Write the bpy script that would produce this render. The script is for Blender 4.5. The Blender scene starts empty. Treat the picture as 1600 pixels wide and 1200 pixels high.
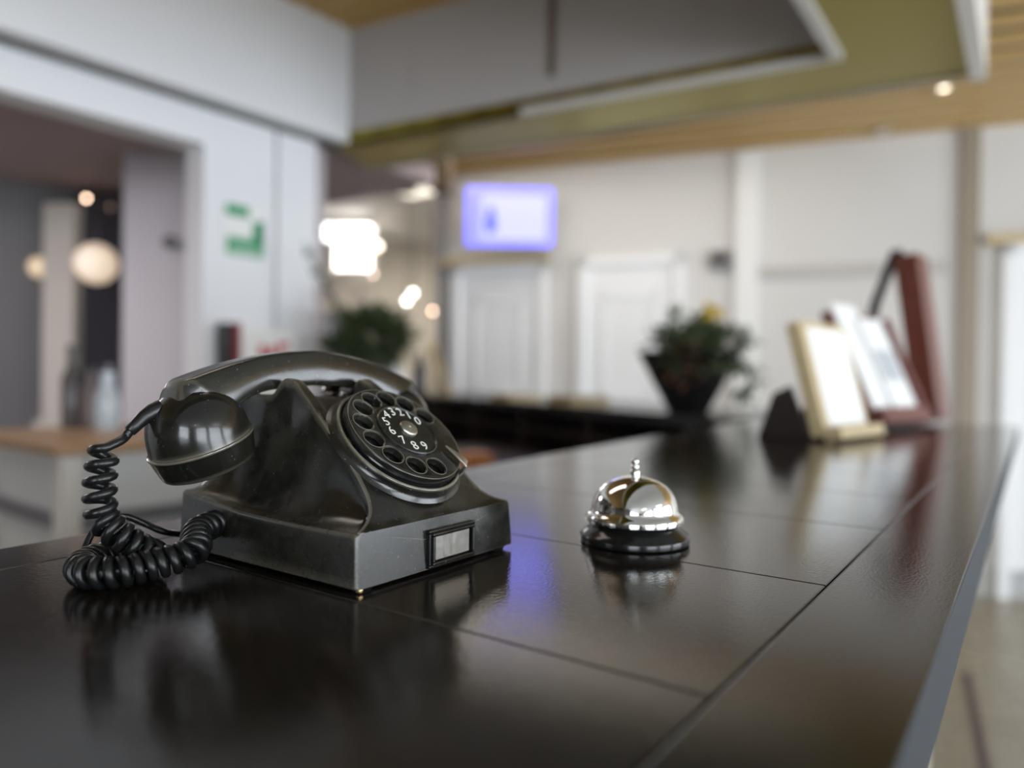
import bpy, bmesh, math, random
from mathutils import Vector, Matrix, Quaternion
random.seed(7)
sc = bpy.context.scene
col = sc.collection
PI = math.pi

# ------------------------------------------------------------------ camera
F = 1149.04                       # focal length in pixels of the 1600 wide frame
CAMZ = 1.215
RM = Matrix(((0.8156, -0.0161, 0.5785), (0.5785, 0.0, -0.8157), (0.0131, 0.9999, 0.0093)))
cx = Vector((RM[0][0], RM[1][0], RM[2][0])).normalized()
cz = Vector((RM[0][2], RM[1][2], RM[2][2])).normalized()
cy = cz.cross(cx).normalized(); cx = cy.cross(cz).normalized()
RM = Matrix((cx, cy, cz)).transposed()
cd = bpy.data.cameras.new('camera'); cam = bpy.data.objects.new('camera', cd); col.objects.link(cam)
cam.matrix_world = Matrix.Translation((0, 0, CAMZ)) @ RM.to_4x4()
cd.sensor_width = 36; cd.lens = 36 * F / 1600; cd.clip_start = .01; cd.clip_end = 200
cd.dof.use_dof = True; cd.dof.focus_distance = 0.425; cd.dof.aperture_fstop = 2.5; cd.dof.aperture_blades = 9
sc.camera = cam
sc.view_settings.view_transform = 'Standard'; sc.view_settings.look = 'None'
sc.view_settings.gamma = 1; sc.view_settings.use_curve_mapping = False
sc.view_settings.exposure = 0.22

# ------------------------------------------------------------------ world and lights
w = bpy.data.worlds.new('sky'); sc.world = w; w.use_nodes = True
bg = w.node_tree.nodes['Background']; bg.inputs[0].default_value = (.86, .93, 1, 1); bg.inputs[1].default_value = 7.6

def area(name, loc, target, sx, sy, power, color, portal=False):
    d = bpy.data.lights.new(name, 'AREA'); d.shape = 'RECTANGLE'; d.size = sx; d.size_y = sy
    d.energy = power; d.color = color
    if portal: d.cycles.is_portal = True
    o = bpy.data.objects.new(name, d); col.objects.link(o); o.location = loc
    o.rotation_euler = (Vector(target) - Vector(loc)).to_track_quat('-Z', 'Y').to_euler()
    return o
# daylight portals in the window openings of the customer side wall and the rear wall
for y, wy in ((-2.2, 2.2), (.6, 2.2), (3.85, 3.1)):
    area('window_daylight', (4.58, y, 1.325), (0, y, 1.325), wy, 2.55, 10, (1, 1, 1), True)
for x in (2.3,):
    area('window_daylight', (x, -4.58, 1.55), (x, 0, 1.55), 2.2, 2.1, 10, (1, 1, 1), True)
area('lobby_fill', (3.3, 1.0, 2.60), (3.3, 1.0, 0), .6, 1.2, 6, (1, .93, .84))  # unseen fill light added over the customer side
area('lobby_fill', (3.0, -2.2, 2.62), (3.0, -2.2, 0), .6, 1.2, 4, (1, .93, .84))  # second added fill, also out of view
area('back_wall_fill', (-2.0, 3.62, 2.64), (-2.0, 3.9, 0), 2.6, .5, 15, (1, .93, .84))  # added to brighten the back wall and slats, no strip fitting modelled
area('side_room_fill', (-3.9, .4, 2.25), (-3.9, .4, 0), 1.0, 1.0, 26, (1, .92, .93))  # extra light added to lift the side room, apart from its visible lamps
area('far_room_fill', (-5.0, 5.2, 2.62), (-5.0, 5.2, 0), .8, .8, 34, (1, .93, .85))  # added fill that lightens the far room walls
area('recess_fill', (-1.4, .6, 2.72), (-1.6, 1.0, 0), 1.2, .4, 4, (1, .9, .8))  # unseen fill added inside the recess

# ------------------------------------------------------------------ helpers
def at(px, py, d):
    """world point seen at pixel (1600x1200 frame) at depth d"""
    return Vector((0, 0, CAMZ)) + RM @ Vector(((px - 800) / F * d, -(py - 600) / F * d, -d))

def mat(name, color, rough=.5, metal=0, spec=.5, bump=0, bscale=60, noise=0, nscale=8, col2=None, rvar=0,
        emit=None, estr=0, trans=0, ior=1.5, coat=0, stretch=None, detail=6):
    m = bpy.data.materials.new(name); m.use_nodes = True; nt = m.node_tree; b = nt.nodes['Principled BSDF']
    b.inputs['Base Color'].default_value = (*color, 1); b.inputs['Roughness'].default_value = rough
    b.inputs['Metallic'].default_value = metal; b.inputs['Specular IOR Level'].default_value = spec
    b.inputs['IOR'].default_value = ior; b.inputs['Transmission Weight'].default_value = trans
    b.inputs['Coat Weight'].default_value = coat
    if emit: b.inputs['Emission Color'].default_value = (*emit, 1); b.inputs['Emission Strength'].default_value = estr
    tc = nt.nodes.new('ShaderNodeTexCoord'); mp = nt.nodes.new('ShaderNodeMapping')
    nt.links.new(tc.outputs['Object'], mp.inputs[0])
    if stretch: mp.inputs['Scale'].default_value = stretch
    if noise or rvar:
        n = nt.nodes.new('ShaderNodeTexNoise'); n.inputs['Scale'].default_value = nscale; n.inputs['Detail'].default_value = detail
        nt.links.new(mp.outputs[0], n.inputs[0])
        if noise:
            r = nt.nodes.new('ShaderNodeValToRGB'); r.color_ramp.elements[0].position = .5 - .3 * noise; r.color_ramp.elements[1].position = .5 + .3 * noise
            c2 = col2 or tuple(c * .8 for c in color)
            r.color_ramp.elements[0].color = (*color, 1); r.color_ramp.elements[1].color = (*c2, 1)
            nt.links.new(n.outputs[0], r.inputs[0]); nt.links.new(r.outputs[0], b.inputs['Base Color'])
        if rvar:
            mr = nt.nodes.new('ShaderNodeMapRange'); mr.inputs['From Min'].default_value = .35; mr.inputs['From Max'].default_value = .65
            mr.inputs['To Min'].default_value = rough; mr.inputs['To Max'].default_value = rough + rvar
            nt.links.new(n.outputs[0], mr.inputs[0]); nt.links.new(mr.outputs[0], b.inputs['Roughness'])
    if bump:
        n2 = nt.nodes.new('ShaderNodeTexNoise'); n2.inputs['Scale'].default_value = bscale; n2.inputs['Detail'].default_value = 4
        nt.links.new(mp.outputs[0], n2.inputs[0])
        bp = nt.nodes.new('ShaderNodeBump'); bp.inputs['Strength'].default_value = bump; bp.inputs['Distance'].default_value = .001
        nt.links.new(n2.outputs[0], bp.inputs['Height']); nt.links.new(bp.outputs[0], b.inputs['Normal'])
    return m

def wood(name, c1, c2, rough=.4, scale=6, stretch=(1, 12, 12)):
    return mat(name, c1, rough, noise=1, nscale=scale, col2=c2, stretch=stretch, bump=.15, bscale=40)

class MB:
    """collects shapes into one mesh"""
    def __init__(s): s.bm = bmesh.new()
    def faces(s, vs, fs):
        v = [s.bm.verts.new(p) for p in vs]
        for f in fs:
            try: s.bm.faces.new([v[i] for i in f])
            except ValueError: pass
        return v
    def box(s, c, size, M=None, rot=None):
        x, y, z = [a / 2 for a in size]
        pts = [Vector((i * x, j * y, k * z)) for i in (-1, 1) for j in (-1, 1) for k in (-1, 1)]
        if rot is not None: pts = [rot @ p for p in pts]
        pts = [p + Vector(c) for p in pts]
        if M is not None: pts = [M @ p for p in pts]
        s.faces(pts, [(0, 1, 3, 2), (4, 6, 7, 5), (0, 4, 5, 1), (2, 3, 7, 6), (0, 2, 6, 4), (1, 5, 7, 3)])
        return s
    def prism(s, poly, z0, z1, M=None):
        n = len(poly)
        pts = [Vector((p[0], p[1], z0)) for p in poly] + [Vector((p[0], p[1], z1)) for p in poly]
        if M is not None: pts = [M @ p for p in pts]
        s.faces(pts, [tuple(range(n))[::-1], tuple(range(n, 2 * n))] + [(i, (i + 1) % n, n + (i + 1) % n, n + i) for i in range(n)])
        return s
    def lathe(s, prof, M=None, seg=64, cap0=False, cap1=False):
        pts = []
        for r, z in prof:
            for k in range(seg):
                a = 2 * PI * k / seg; pts.append(Vector((r * math.cos(a), r * math.sin(a), z)))
        if M is not None: pts = [M @ p for p in pts]
        fs = []
        for i in range(len(prof) - 1):
            for k in range(seg):
                k2 = (k + 1) % seg; fs.append((i * seg + k, i * seg + k2, (i + 1) * seg + k2, (i + 1) * seg + k))
        if cap0: fs.append(tuple(range(seg))[::-1])
        if cap1: fs.append(tuple(range((len(prof) - 1) * seg, len(prof) * seg)))
        s.faces(pts, fs); return s
    def loft(s, rings, closed=True, cap=True):
        n = len(rings[0]); pts = [p for r in rings for p in r]; fs = []
        m = n if closed else n - 1
        for i in range(len(rings) - 1):
            for k in range(m):
                k2 = (k + 1) % n; fs.append((i * n + k, (i + 1) * n + k, (i + 1) * n + k2, i * n + k2))
        if cap:
            fs.append(tuple(range(n))); fs.append(tuple(range((len(rings) - 1) * n, len(rings) * n))[::-1])
        s.faces(pts, fs); return s
    def tube(s, path, r, seg=12, cap=True):
        rings = []; path = [Vector(p) for p in path]; N = None
        for i, p in enumerate(path):
            t = (path[min(i + 1, len(path) - 1)] - path[max(i - 1, 0)]).normalized()
            if N is None:
                N = t.orthogonal().normalized()
            N = (N - t * N.dot(t)).normalized(); B = t.cross(N)
            rr = r[i] if isinstance(r, (list, tuple)) else r
            rings.append([p + (N * math.cos(a) + B * math.sin(a)) * rr for a in [2 * PI * k / seg for k in range(seg)]])
        s.loft(rings, True, cap); return s
    def sphere(s, c, r, sx=1, sy=1, sz=1, u=16, v=10, M=None):
        prof = [(max(1e-5, r * math.sin(PI * i / v)), -r * math.cos(PI * i / v)) for i in range(v + 1)]
        T = Matrix.Translation(c) @ Matrix.Diagonal((sx, sy, sz, 1))
        s.lathe(prof, T if M is None else M @ T, u); return s
    def build(s, name, m, parent=None, smooth=True, bevel=0, bseg=2, angle=35, sub=0):
        bmesh.ops.recalc_face_normals(s.bm, faces=s.bm.faces[:])
        me = bpy.data.meshes.new(name); s.bm.to_mesh(me); s.bm.free()
        o = bpy.data.objects.new(name, me); col.objects.link(o)
        for mm in (m if isinstance(m, (list, tuple)) else [m]): me.materials.append(mm)
        if parent: o.parent = parent
        if smooth:
            me.shade_smooth()
            try: me.set_sharp_from_angle(angle=math.radians(angle))
            except Exception: pass
        if bevel:
            b = o.modifiers.new('bevel', 'BEVEL'); b.width = bevel; b.segments = bseg; b.limit_method = 'ANGLE'; b.angle_limit = math.radians(30)
            wn = o.modifiers.new('wn', 'WEIGHTED_NORMAL')
        if sub:
            sm = o.modifiers.new('sub', 'SUBSURF'); sm.levels = sub; sm.render_levels = sub
        return o

def tag(o, label=None, cat=None, group=None, kind=None):
    if label: o['label'] = label
    if cat: o['category'] = cat
    if group: o['group'] = group
    if kind: o['kind'] = kind
    return o
def thing(name, label, cat, loc=(0, 0, 0), group=None):
    o = bpy.data.objects.new(name, None); col.objects.link(o); o.location = loc; o.empty_display_size = .05
    return tag(o, label, cat, group)
def local(o):
    """matrix taking world points into a thing's own space (things are only translated)"""
    return Matrix.Translation(-o.location)
def struct(o): o['kind'] = 'structure'; return o

# ------------------------------------------------------------------ materials
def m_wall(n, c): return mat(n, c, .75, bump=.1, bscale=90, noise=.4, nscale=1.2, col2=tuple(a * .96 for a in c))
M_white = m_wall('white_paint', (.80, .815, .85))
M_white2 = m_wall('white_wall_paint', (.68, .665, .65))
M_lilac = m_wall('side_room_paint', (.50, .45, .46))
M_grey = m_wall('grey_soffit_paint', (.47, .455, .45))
M_floor = mat('pale_stone_floor', (.27, .24, .17), .24, noise=1, nscale=3, col2=(.23, .20, .14), rvar=.1)
M_darktrim = mat('dark_seam', (.06, .06, .05), .5)
M_brownseam = mat('brown_seam', (.16, .12, .09), .5)
M_slat = wood('golden_wood_slats', (.64, .42, .15), (.52, .33, .11), .5)
M_slatback = mat('slat_backing', (.10, .065, .025), .8)
M_pine = wood('pale_pine', (.62, .50, .30), (.52, .40, .22), .45, 8)
M_mahog = wood('mahogany', (.17, .045, .025), (.10, .022, .016), .35, 8)
M_mahog2 = wood('red_stained_wood', (.17, .05, .04), (.12, .035, .03), .35, 8)
M_darkwood = wood('dark_cabinet_wood', (.035, .022, .018), (.022, .014, .012), .3, 6)
M_black = mat('black_lacquer', (.012, .012, .012), .25)
M_chrome = mat('chrome', (.86, .85, .82), .05, metal=1)
M_steel = mat('worn_nickel', (.62, .60, .52), .28, metal=1, rvar=.15, nscale=120)
M_paper = mat('white_paper', (.80, .80, .79), .7)
M_green = mat('green_print', (.02, .30, .12), .6)
M_red = mat('red_print', (.55, .02, .02), .5)

# perforated brass underside
M_brass = bpy.data.materials.new('perforated_brass'); M_brass.use_nodes = True
nt = M_brass.node_tree; b = nt.nodes['Principled BSDF']
b.inputs['Metallic'].default_value = .9; b.inputs['Roughness'].default_value = .3
tc = nt.nodes.new('ShaderNodeTexCoord'); vor = nt.nodes.new('ShaderNodeTexVoronoi'); vor.inputs['Scale'].default_value = 45; vor.inputs['Randomness'].default_value = 0
nt.links.new(tc.outputs['Object'], vor.inputs[0])
rp = nt.nodes.new('ShaderNodeValToRGB'); rp.color_ramp.elements[0].color = (.03, .025, .005, 1); rp.color_ramp.elements[1].color = (.26, .215, .04, 1)
rp.color_ramp.elements[0].position = .28; rp.color_ramp.elements[1].position = .34
nt.links.new(vor.outputs['Distance'], rp.inputs[0]); nt.links.new(rp.outputs[0], b.inputs['Base Color'])

# bakelite: black, glossy, with dull brownish handling wear and dust
def bakelite(name, wear=.5, rough=.16, edge=.9):
    m = bpy.data.materials.new(name); m.use_nodes = True; nt = m.node_tree; b = nt.nodes['Principled BSDF']; L = nt.links.new
    tc = nt.nodes.new('ShaderNodeTexCoord')
    n1 = nt.nodes.new('ShaderNodeTexNoise'); n1.inputs['Scale'].default_value = 22; n1.inputs['Detail'].default_value = 8; n1.inputs['Roughness'].default_value = .62
    n2 = nt.nodes.new('ShaderNodeTexNoise'); n2.inputs['Scale'].default_value = 650; n2.inputs['Detail'].default_value = 1
    n3 = nt.nodes.new('ShaderNodeTexNoise'); n3.inputs['Scale'].default_value = 260; n3.inputs['Detail'].default_value = 5
    for n in (n1, n2, n3): L(tc.outputs['Object'], n.inputs[0])
    r1 = nt.nodes.new('ShaderNodeMapRange'); r1.inputs['From Min'].default_value = .38; r1.inputs['From Max'].default_value = .66
    r1.inputs['To Min'].default_value = 0; r1.inputs['To Max'].default_value = 1; L(n1.outputs[0], r1.inputs[0])
    rr = nt.nodes.new('ShaderNodeMapRange'); rr.inputs['To Min'].default_value = rough; rr.inputs['To Max'].default_value = rough + .22 * wear; L(r1.outputs[0], rr.inputs[0])
    ra = nt.nodes.new('ShaderNodeMath'); ra.operation = 'MULTIPLY_ADD'; ra.inputs[1].default_value = .06; L(n3.outputs[0], ra.inputs[0]); L(rr.outputs[0], ra.inputs[2])
    L(ra.outputs[0], b.inputs['Roughness'])
    # dust specks
    sp = nt.nodes.new('ShaderNodeMapRange'); sp.inputs['From Min'].default_value = .74; sp.inputs['From Max'].default_value = .80; L(n2.outputs[0], sp.inputs[0])
    mx = nt.nodes.new('ShaderNodeMix'); mx.data_type = 'RGBA'; mx.inputs[6].default_value = (.008, .0078, .0068, 1); mx.inputs[7].default_value = (.006 + .027 * wear, .0058 + .024 * wear, .005 + .017 * wear, 1)
    L(r1.outputs[0], mx.inputs[0])
    mx2 = nt.nodes.new('ShaderNodeMix'); mx2.data_type = 'RGBA'; mx2.inputs[7].default_value = (.16, .15, .12, 1); L(mx.outputs[2], mx2.inputs[6]); L(sp.outputs[0], mx2.inputs[0])
    geo = nt.nodes.new('ShaderNodeNewGeometry'); pr = nt.nodes.new('ShaderNodeMapRange'); pr.inputs['From Min'].default_value = .515; pr.inputs['From Max'].default_value = .60; pr.inputs['To Max'].default_value = edge
    L(geo.outputs['Pointiness'], pr.inputs[0])
    mx3 = nt.nodes.new('ShaderNodeMix'); mx3.data_type = 'RGBA'; mx3.inputs[7].default_value = (.30, .27, .20, 1); L(mx2.outputs[2], mx3.inputs[6]); L(pr.outputs[0], mx3.inputs[0])
    L(mx3.outputs[2], b.inputs['Base Color'])
    bp = nt.nodes.new('ShaderNodeBump'); bp.inputs['Strength'].default_value = .05; bp.inputs['Distance'].default_value = .0003
    L(n3.outputs[0], bp.inputs['Height']); L(bp.outputs[0], b.inputs['Normal'])
    b.inputs['IOR'].default_value = 1.62
    return m
M_bake = bakelite('worn_black_bakelite', 1.0, .13)
M_bake2 = bakelite('polished_black_bakelite', .35, .06)
M_bake3 = bakelite('dial_bakelite', .9, .13, 0)
M_bake4 = bakelite('small_part_bakelite', .35, .08, 0)
M_cord = mat('black_rubber_cord', (.010, .010, .010), .27, rvar=.08, nscale=80, ior=1.5)
M_blackpl = mat('black_enamel', (.010, .010, .010), .16)
M_num = mat('white_numerals', (.78, .77, .70), .5)
M_dialplate = mat('black_dial_plate', (.014, .014, .011), .22, rvar=.12, nscale=60)

# black stained wooden counter with brushed lacquer
def counter_mat(name, sx, sy):
    m = bpy.data.materials.new(name); m.use_nodes = True; nt = m.node_tree; b = nt.nodes['Principled BSDF']; L = nt.links.new
    tc = nt.nodes.new('ShaderNodeTexCoord'); mp = nt.nodes.new('ShaderNodeMapping'); mp.inputs['Scale'].default_value = (sx, sy, 1)
    L(tc.outputs['Object'], mp.inputs[0])
    n1 = nt.nodes.new('ShaderNodeTexNoise'); n1.inputs['Scale'].default_value = 1; n1.inputs['Detail'].default_value = 5; L(mp.outputs[0], n1.inputs[0])
    n2 = nt.nodes.new('ShaderNodeTexNoise'); n2.inputs['Scale'].default_value = 5; n2.inputs['Detail'].default_value = 4; L(tc.outputs['Object'], n2.inputs[0])
    r = nt.nodes.new('ShaderNodeValToRGB'); r.color_ramp.elements[0].color = (.009, .0075, .006, 1); r.color_ramp.elements[1].color = (.020, .016, .013, 1)
    L(n2.outputs[0], r.inputs[0]); L(r.outputs[0], b.inputs['Base Color'])
    mr = nt.nodes.new('ShaderNodeMapRange'); mr.inputs['To Min'].default_value = .05; mr.inputs['To Max'].default_value = .11; L(n2.outputs[0], mr.inputs[0]); L(mr.outputs[0], b.inputs['Roughness'])
    bp = nt.nodes.new('ShaderNodeBump'); bp.inputs['Strength'].default_value = .22; bp.inputs['Distance'].default_value = .0005
    L(n1.outputs[0], bp.inputs['Height']); L(bp.outputs[0], b.inputs['Normal'])
    b.inputs['IOR'].default_value = 1.55
    return m
M_top = counter_mat('black_stained_countertop', 620, 300)
M_edge = counter_mat('black_stained_edge', 620, 340)
M_edgeface = mat('counter_edge_face', (.045, .05, .058), .6, bump=.3, bscale=300, spec=.12)

T = 1.10   # counter top height
# ------------------------------------------------------------------ room shell
def quadwall(name, a, b_, z0, z1, m, th=.12, side=1):
    """vertical wall from a to b (xy) with thickness away from the camera side"""
    a = Vector((a[0], a[1])); b_ = Vector((b_[0], b_[1])); t = (b_ - a).normalized(); n = Vector((t.y, -t.x)) * side * th
    o = MB().prism([a, b_, b_ + n, a + n], z0, z1).build(name, m, smooth=False)
    return struct(o)
struct(MB().box((-1.5, 2.0, -.05), (14, 14.5, .1)).build('floor', M_floor, smooth=False))

# left wall with its opening: line L
L0 = Vector((-2.784, .996)); tl = Vector((.0543, .9985)); nl = Vector((tl.y, -tl.x))
def Lp(y): s = (y - L0.y) / tl.y; return L0 + tl * s
mb = MB()
def wallL(mb, y0, y1, z0, z1, off=0, th=.14):
    a = Lp(y0) + nl * off; b_ = Lp(y1) + nl * off; mb.prism([a, b_, b_ - nl * th, a - nl * th], z0, z1)
wallL(mb, -.4, 1.70, 2.14, 2.30)            # lintel
wallL(mb, 1.70, 2.03, 0, 2.30)              # post
wallL(mb, 2.045, 2.245, 0, 2.30)
wallL(mb, -4.5, -.4, 0, 2.30)
struct(mb.build('wall_left', M_white, smooth=False))
mb = MB(); wallL(mb, 2.03, 2.045, 0, 2.295, -.02, .1); struct(mb.build('trim_1', M_darktrim, smooth=False))
# fascia of the recess above it and its shadow gap
mb = MB(); a = Vector((-2.91, -4.5)); b_ = Vector((-2.62, 2.355)); n = Vector((1, -.05)) * .10
mb.prism([a, b_, b_ - n, a - n], 2.30, 2.9); struct(mb.build('wall_fascia', M_white, smooth=False))
mb = MB(); wallL(mb, -4.5, 2.36, 2.285, 2.30, .035, .05); struct(mb.build('trim_2', M_darktrim, smooth=False))
# side room behind the opening
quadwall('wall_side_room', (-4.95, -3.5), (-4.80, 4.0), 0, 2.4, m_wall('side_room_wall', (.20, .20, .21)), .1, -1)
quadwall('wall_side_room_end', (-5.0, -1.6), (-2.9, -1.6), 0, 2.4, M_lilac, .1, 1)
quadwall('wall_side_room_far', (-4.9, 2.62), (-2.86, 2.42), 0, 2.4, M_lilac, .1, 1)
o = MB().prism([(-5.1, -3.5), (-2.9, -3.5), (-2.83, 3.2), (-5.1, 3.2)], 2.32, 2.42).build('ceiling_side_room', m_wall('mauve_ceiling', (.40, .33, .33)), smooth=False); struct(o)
P1 = at(192, 400, 3.72); P2 = at(335, 400, 3.60)
quadwall('wall_side_room_pier', (P1.x, P1.y), (P2.x, P2.y), 0, 2.32, m_wall('pier_paint', (.60, .58, .62)), .1, -1)
# glazing in the side room
g = bpy.data.objects.new('window_1', None); col.objects.link(g); g['kind'] = 'structure'
M_blind = mat('grey_green_glass', (.12, .14, .13), .12, noise=1, nscale=2, col2=(.17, .19, .17), stretch=(1, 14, .4))
M_darkglass = mat('dark_glass', (.035, .035, .045), .1)
M_frame = mat('pale_window_frame', (.66, .62, .57), .5)
def slab_px(mb, x0, x1, d0, d1, z0, z1, th):
    a = at(x0, 500, d0); c = at(x1, 500, d1); t = (c - a); t.z = 0; t.normalize(); n = Vector((-t.y, t.x, 0)) * th
    mb.prism([(a.x, a.y), (c.x, c.y), (c.x + n.x, c.y + n.y), (a.x + n.x, a.y + n.y)], z0, z1); return mb
slab_px(MB(), -140, 68, 4.45, 4.4, .9, 2.2, .03).build('glass_pane', M_blind, g, smooth=False)
slab_px(MB(), 112, 192, 4.38, 4.35, .9, 2.26, .03).build('dark_pane', M_darkglass, g, smooth=False)
slab_px(MB(), 66, 114, 4.32, 4.3, 0, 2.2, .08).build('mullion', M_frame, g, smooth=False)
slab_px(MB(), -150, 200, 4.42, 4.32, .82, .92, .12).build('window_sill', M_frame, g, smooth=False)
slab_px(MB(), -6, 6, 4.38, 4.38, .9, 2.2, .05).build('mullion', M_frame, g, smooth=False)

# back wall
B0 = Vector((-3.5, 4.15)); tb = Vector((.968, .251)); nb = Vector((.251, -.968))
def Bp(s, off=0): return B0 + tb * s + nb * off
def wallB(mb, s0, s1, z0, z1, off=0, th=.12):
    a = Bp(s0, off); b_ = Bp(s1, off); mb.prism([a, b_, b_ - nb * th, a - nb * th], z0, z1); return mb
struct(wallB(MB(), -.12, 8.4, 0, 2.72).build('wall_back', M_white2, smooth=False))
mb = MB(); wallB(mb, 2.0, 2.14, .16, 2.66, .04, .05); struct(mb.build('trim_3', mat('white_gloss_trim', (.82, .82, .81), .35), smooth=False))
mb = MB(); wallB(mb, 3.24, 3.335, .16, 2.68, .035, .05); struct(mb.build('trim_4', mat('beige_brown_trim', (.30, .25, .19), .5), smooth=False))
mb = MB(); wallB(mb, 2.16, 3.18, 1.85, 1.93, .02, .03); struct(mb.build('trim_5', mat('grey_rail', (.50, .48, .46), .5), smooth=False))
mb = MB(); wallB(mb, .9, 8.3, 0, .16, .02, .03); struct(mb.build('baseboard_back', mat('grey_baseboard', (.42, .41, .39), .5), smooth=False))
M_door = mat('white_door_paint', (.86, .87, .89), .4)
def door(i, s0, s1, ztop, head=None):
    d = bpy.data.objects.new('door_%d' % i, None); col.objects.link(d); d['kind'] = 'structure'
    c = Bp((s0 + s1) / 2, .0); d.location = (c.x, c.y, 0); LM = local(d)
    mb = MB(); wallB(mb, s0 + .06, s1 - .06, .02, ztop - .06, .02, .03); leaf = mb.build('door_leaf', M_door, d, smooth=False); leaf.matrix_parent_inverse = LM
    mb = MB()
    wallB(mb, s0, s0 + .06, 0, ztop, .045, .05); wallB(mb, s1 - .06, s1, 0, ztop, .045, .05); wallB(mb, s0, s1, ztop - .06, ztop, .045, .05)
    fr = mb.build('door_frame', M_door, d, smooth=False); fr.matrix_parent_inverse = LM
    mb = MB()
    for za, zb in ((.25, .95), (1.1, ztop - .25)):
        sa, sb = s0 + .17, s1 - .17
        for q in ((sa, sa + .03, za, zb), (sb - .03, sb, za, zb), (sa, sb, za, za + .03), (sa, sb, zb - .03, zb)): wallB(mb, q[0], q[1], q[2], q[3], .03, .02)
    pn = mb.build('door_moulding', M_door, d, smooth=False); pn.matrix_parent_inverse = LM
    c = Bp(s1 - .13, .05); mb = MB(); mb.lathe([(.012, 0), (.012, .03), (.026, .04), (.026, .055), (.001, .06)], Matrix.Translation((c.x, c.y, 1.02)) @ Vector((nb.x, nb.y, 0)).to_track_quat('Z', 'Y').to_matrix().to_4x4() @ Matrix.Translation((0, 0, -.02)), 20)
    h = mb.build('door_knob', M_steel, d); h.matrix_parent_inverse = LM
    if head:
        mb = MB(); wallB(mb, s0 - .08, s1 + .02, ztop, ztop + .055, .07, .08); hh = mb.build('door_head_trim', head, d, smooth=False); hh.matrix_parent_inverse = LM
    return d
door(1, .02, .74, 2.02, M_pine)
door(2, .97, 1.68, 2.03)
door(3, 3.45, 4.25, 2.0, M_pine)

# far room to the left of the back wall
M_cream = m_wall('cream_paint', (.58, .54, .46))
quadwall('wall_far', (-8.3, 4.5), (-3.9, 8.1), 0, 2.9, M_cream, .1, -1)
quadwall('wall_far_left', (-8.4, 4.7), (-4.0, 3.0), 0, 2.9, m_wall('grey_far_wall', (.22, .21, .22)), .1, -1)
mb = MB(); q0 = Bp(-.12); mb.prism([q0, q0 - nb * 3.5, q0 - nb * 3.5 + tb * .1, q0 + tb * .1], 0, 2.72); struct(mb.build('wall_far_right', m_wall('far_side_paint', (.8, .8, .82)), smooth=False))
# window in the far room (bright daylight beyond)
fw = bpy.data.objects.new('window_2', None); col.objects.link(fw); fw['kind'] = 'structure'
M_day = mat('bright_window_daylight', (.9, .9, .9), .5, emit=(1, .98, .95), estr=4.5)
mb = MB(); A1 = at(519, 500, 7.0); A2 = at(579, 500, 7.0)
zt = at(549, 352, 7.0).z; zb = at(549, 420, 7.0).z
slab_px(MB(), 522, 578, 7.0, 7.0, zb, zt, .03).build('window_pane', M_day, fw, smooth=False)
zt2 = at(500, 345, 7.0).z; zb2 = at(500, 374, 7.0).z
slab_px(MB(), 488, 518, 7.0, 7.0, zb2, zt2, .03).build('window_pane', M_day, fw, smooth=False)
mb = MB(); slab_px(mb, 518, 522, 6.98, 6.98, zb - .1, zt + .06, .06); slab_px(mb, 484, 488, 6.98, 6.98, zb - .1, zt + .06, .06); slab_px(mb, 578, 582, 6.98, 6.98, zb - .1, zt + .06, .06)
slab_px(mb, 484, 582, 6.98, 6.98, zt, zt + .06, .06); slab_px(mb, 484, 582, 6.98, 6.98, zb - .1, zb - .04, .06)
mb.build('window_frame', M_frame, fw, smooth=False)

# ceilings: recess (box in the ceiling), brass underside, slatted ceiling
fC = Vector((-2.62, 2.355)); fR = Vector((-.5665, 2.62)); oL = Vector((-2.86, 2.71)); oR = Vector((-.196, 3.02)); z1 = 2.30
ts = (fR - fC).normalized(); ns = Vector((-ts.y, ts.x))
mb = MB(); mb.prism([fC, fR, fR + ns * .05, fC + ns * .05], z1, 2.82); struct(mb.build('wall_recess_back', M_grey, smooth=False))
mb = MB()
for sx in (1.02,):
    a = fC + ts * sx; mb.prism([a, a + ts * .035, a + ts * .035 - ns * .006, a - ns * .006], z1 + .12, 2.82)
struct(mb.build('trim_6', M_brownseam, smooth=False))
mb = MB()
for sx in (.36, 1.62):
    a = fC + ts * sx; mb.prism([a, a + ts * .012, a + ts * .012 - ns * .004, a - ns * .004], z1 + .1, 2.82)
struct(mb.build('trim_7', M_grey, smooth=False))
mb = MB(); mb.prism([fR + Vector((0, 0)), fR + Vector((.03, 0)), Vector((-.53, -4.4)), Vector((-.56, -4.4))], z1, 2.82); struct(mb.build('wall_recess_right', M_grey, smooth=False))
mb = MB(); mb.prism([fC - ns * .006 + ts * .9, fR - ns * .006, fR + ns * .02, fC + ns * .02 + ts * .9], z1 - .012, z1 + .012); mb.prism([fR, fR + Vector((.035, 0)), Vector((-.525, -4.4)), Vector((-.56, -4.4))], z1 - .02, z1 + .02)
struct(mb.build('trim_8', mat('pale_metal_trim', (.62, .61, .58), .35), smooth=False))
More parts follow.
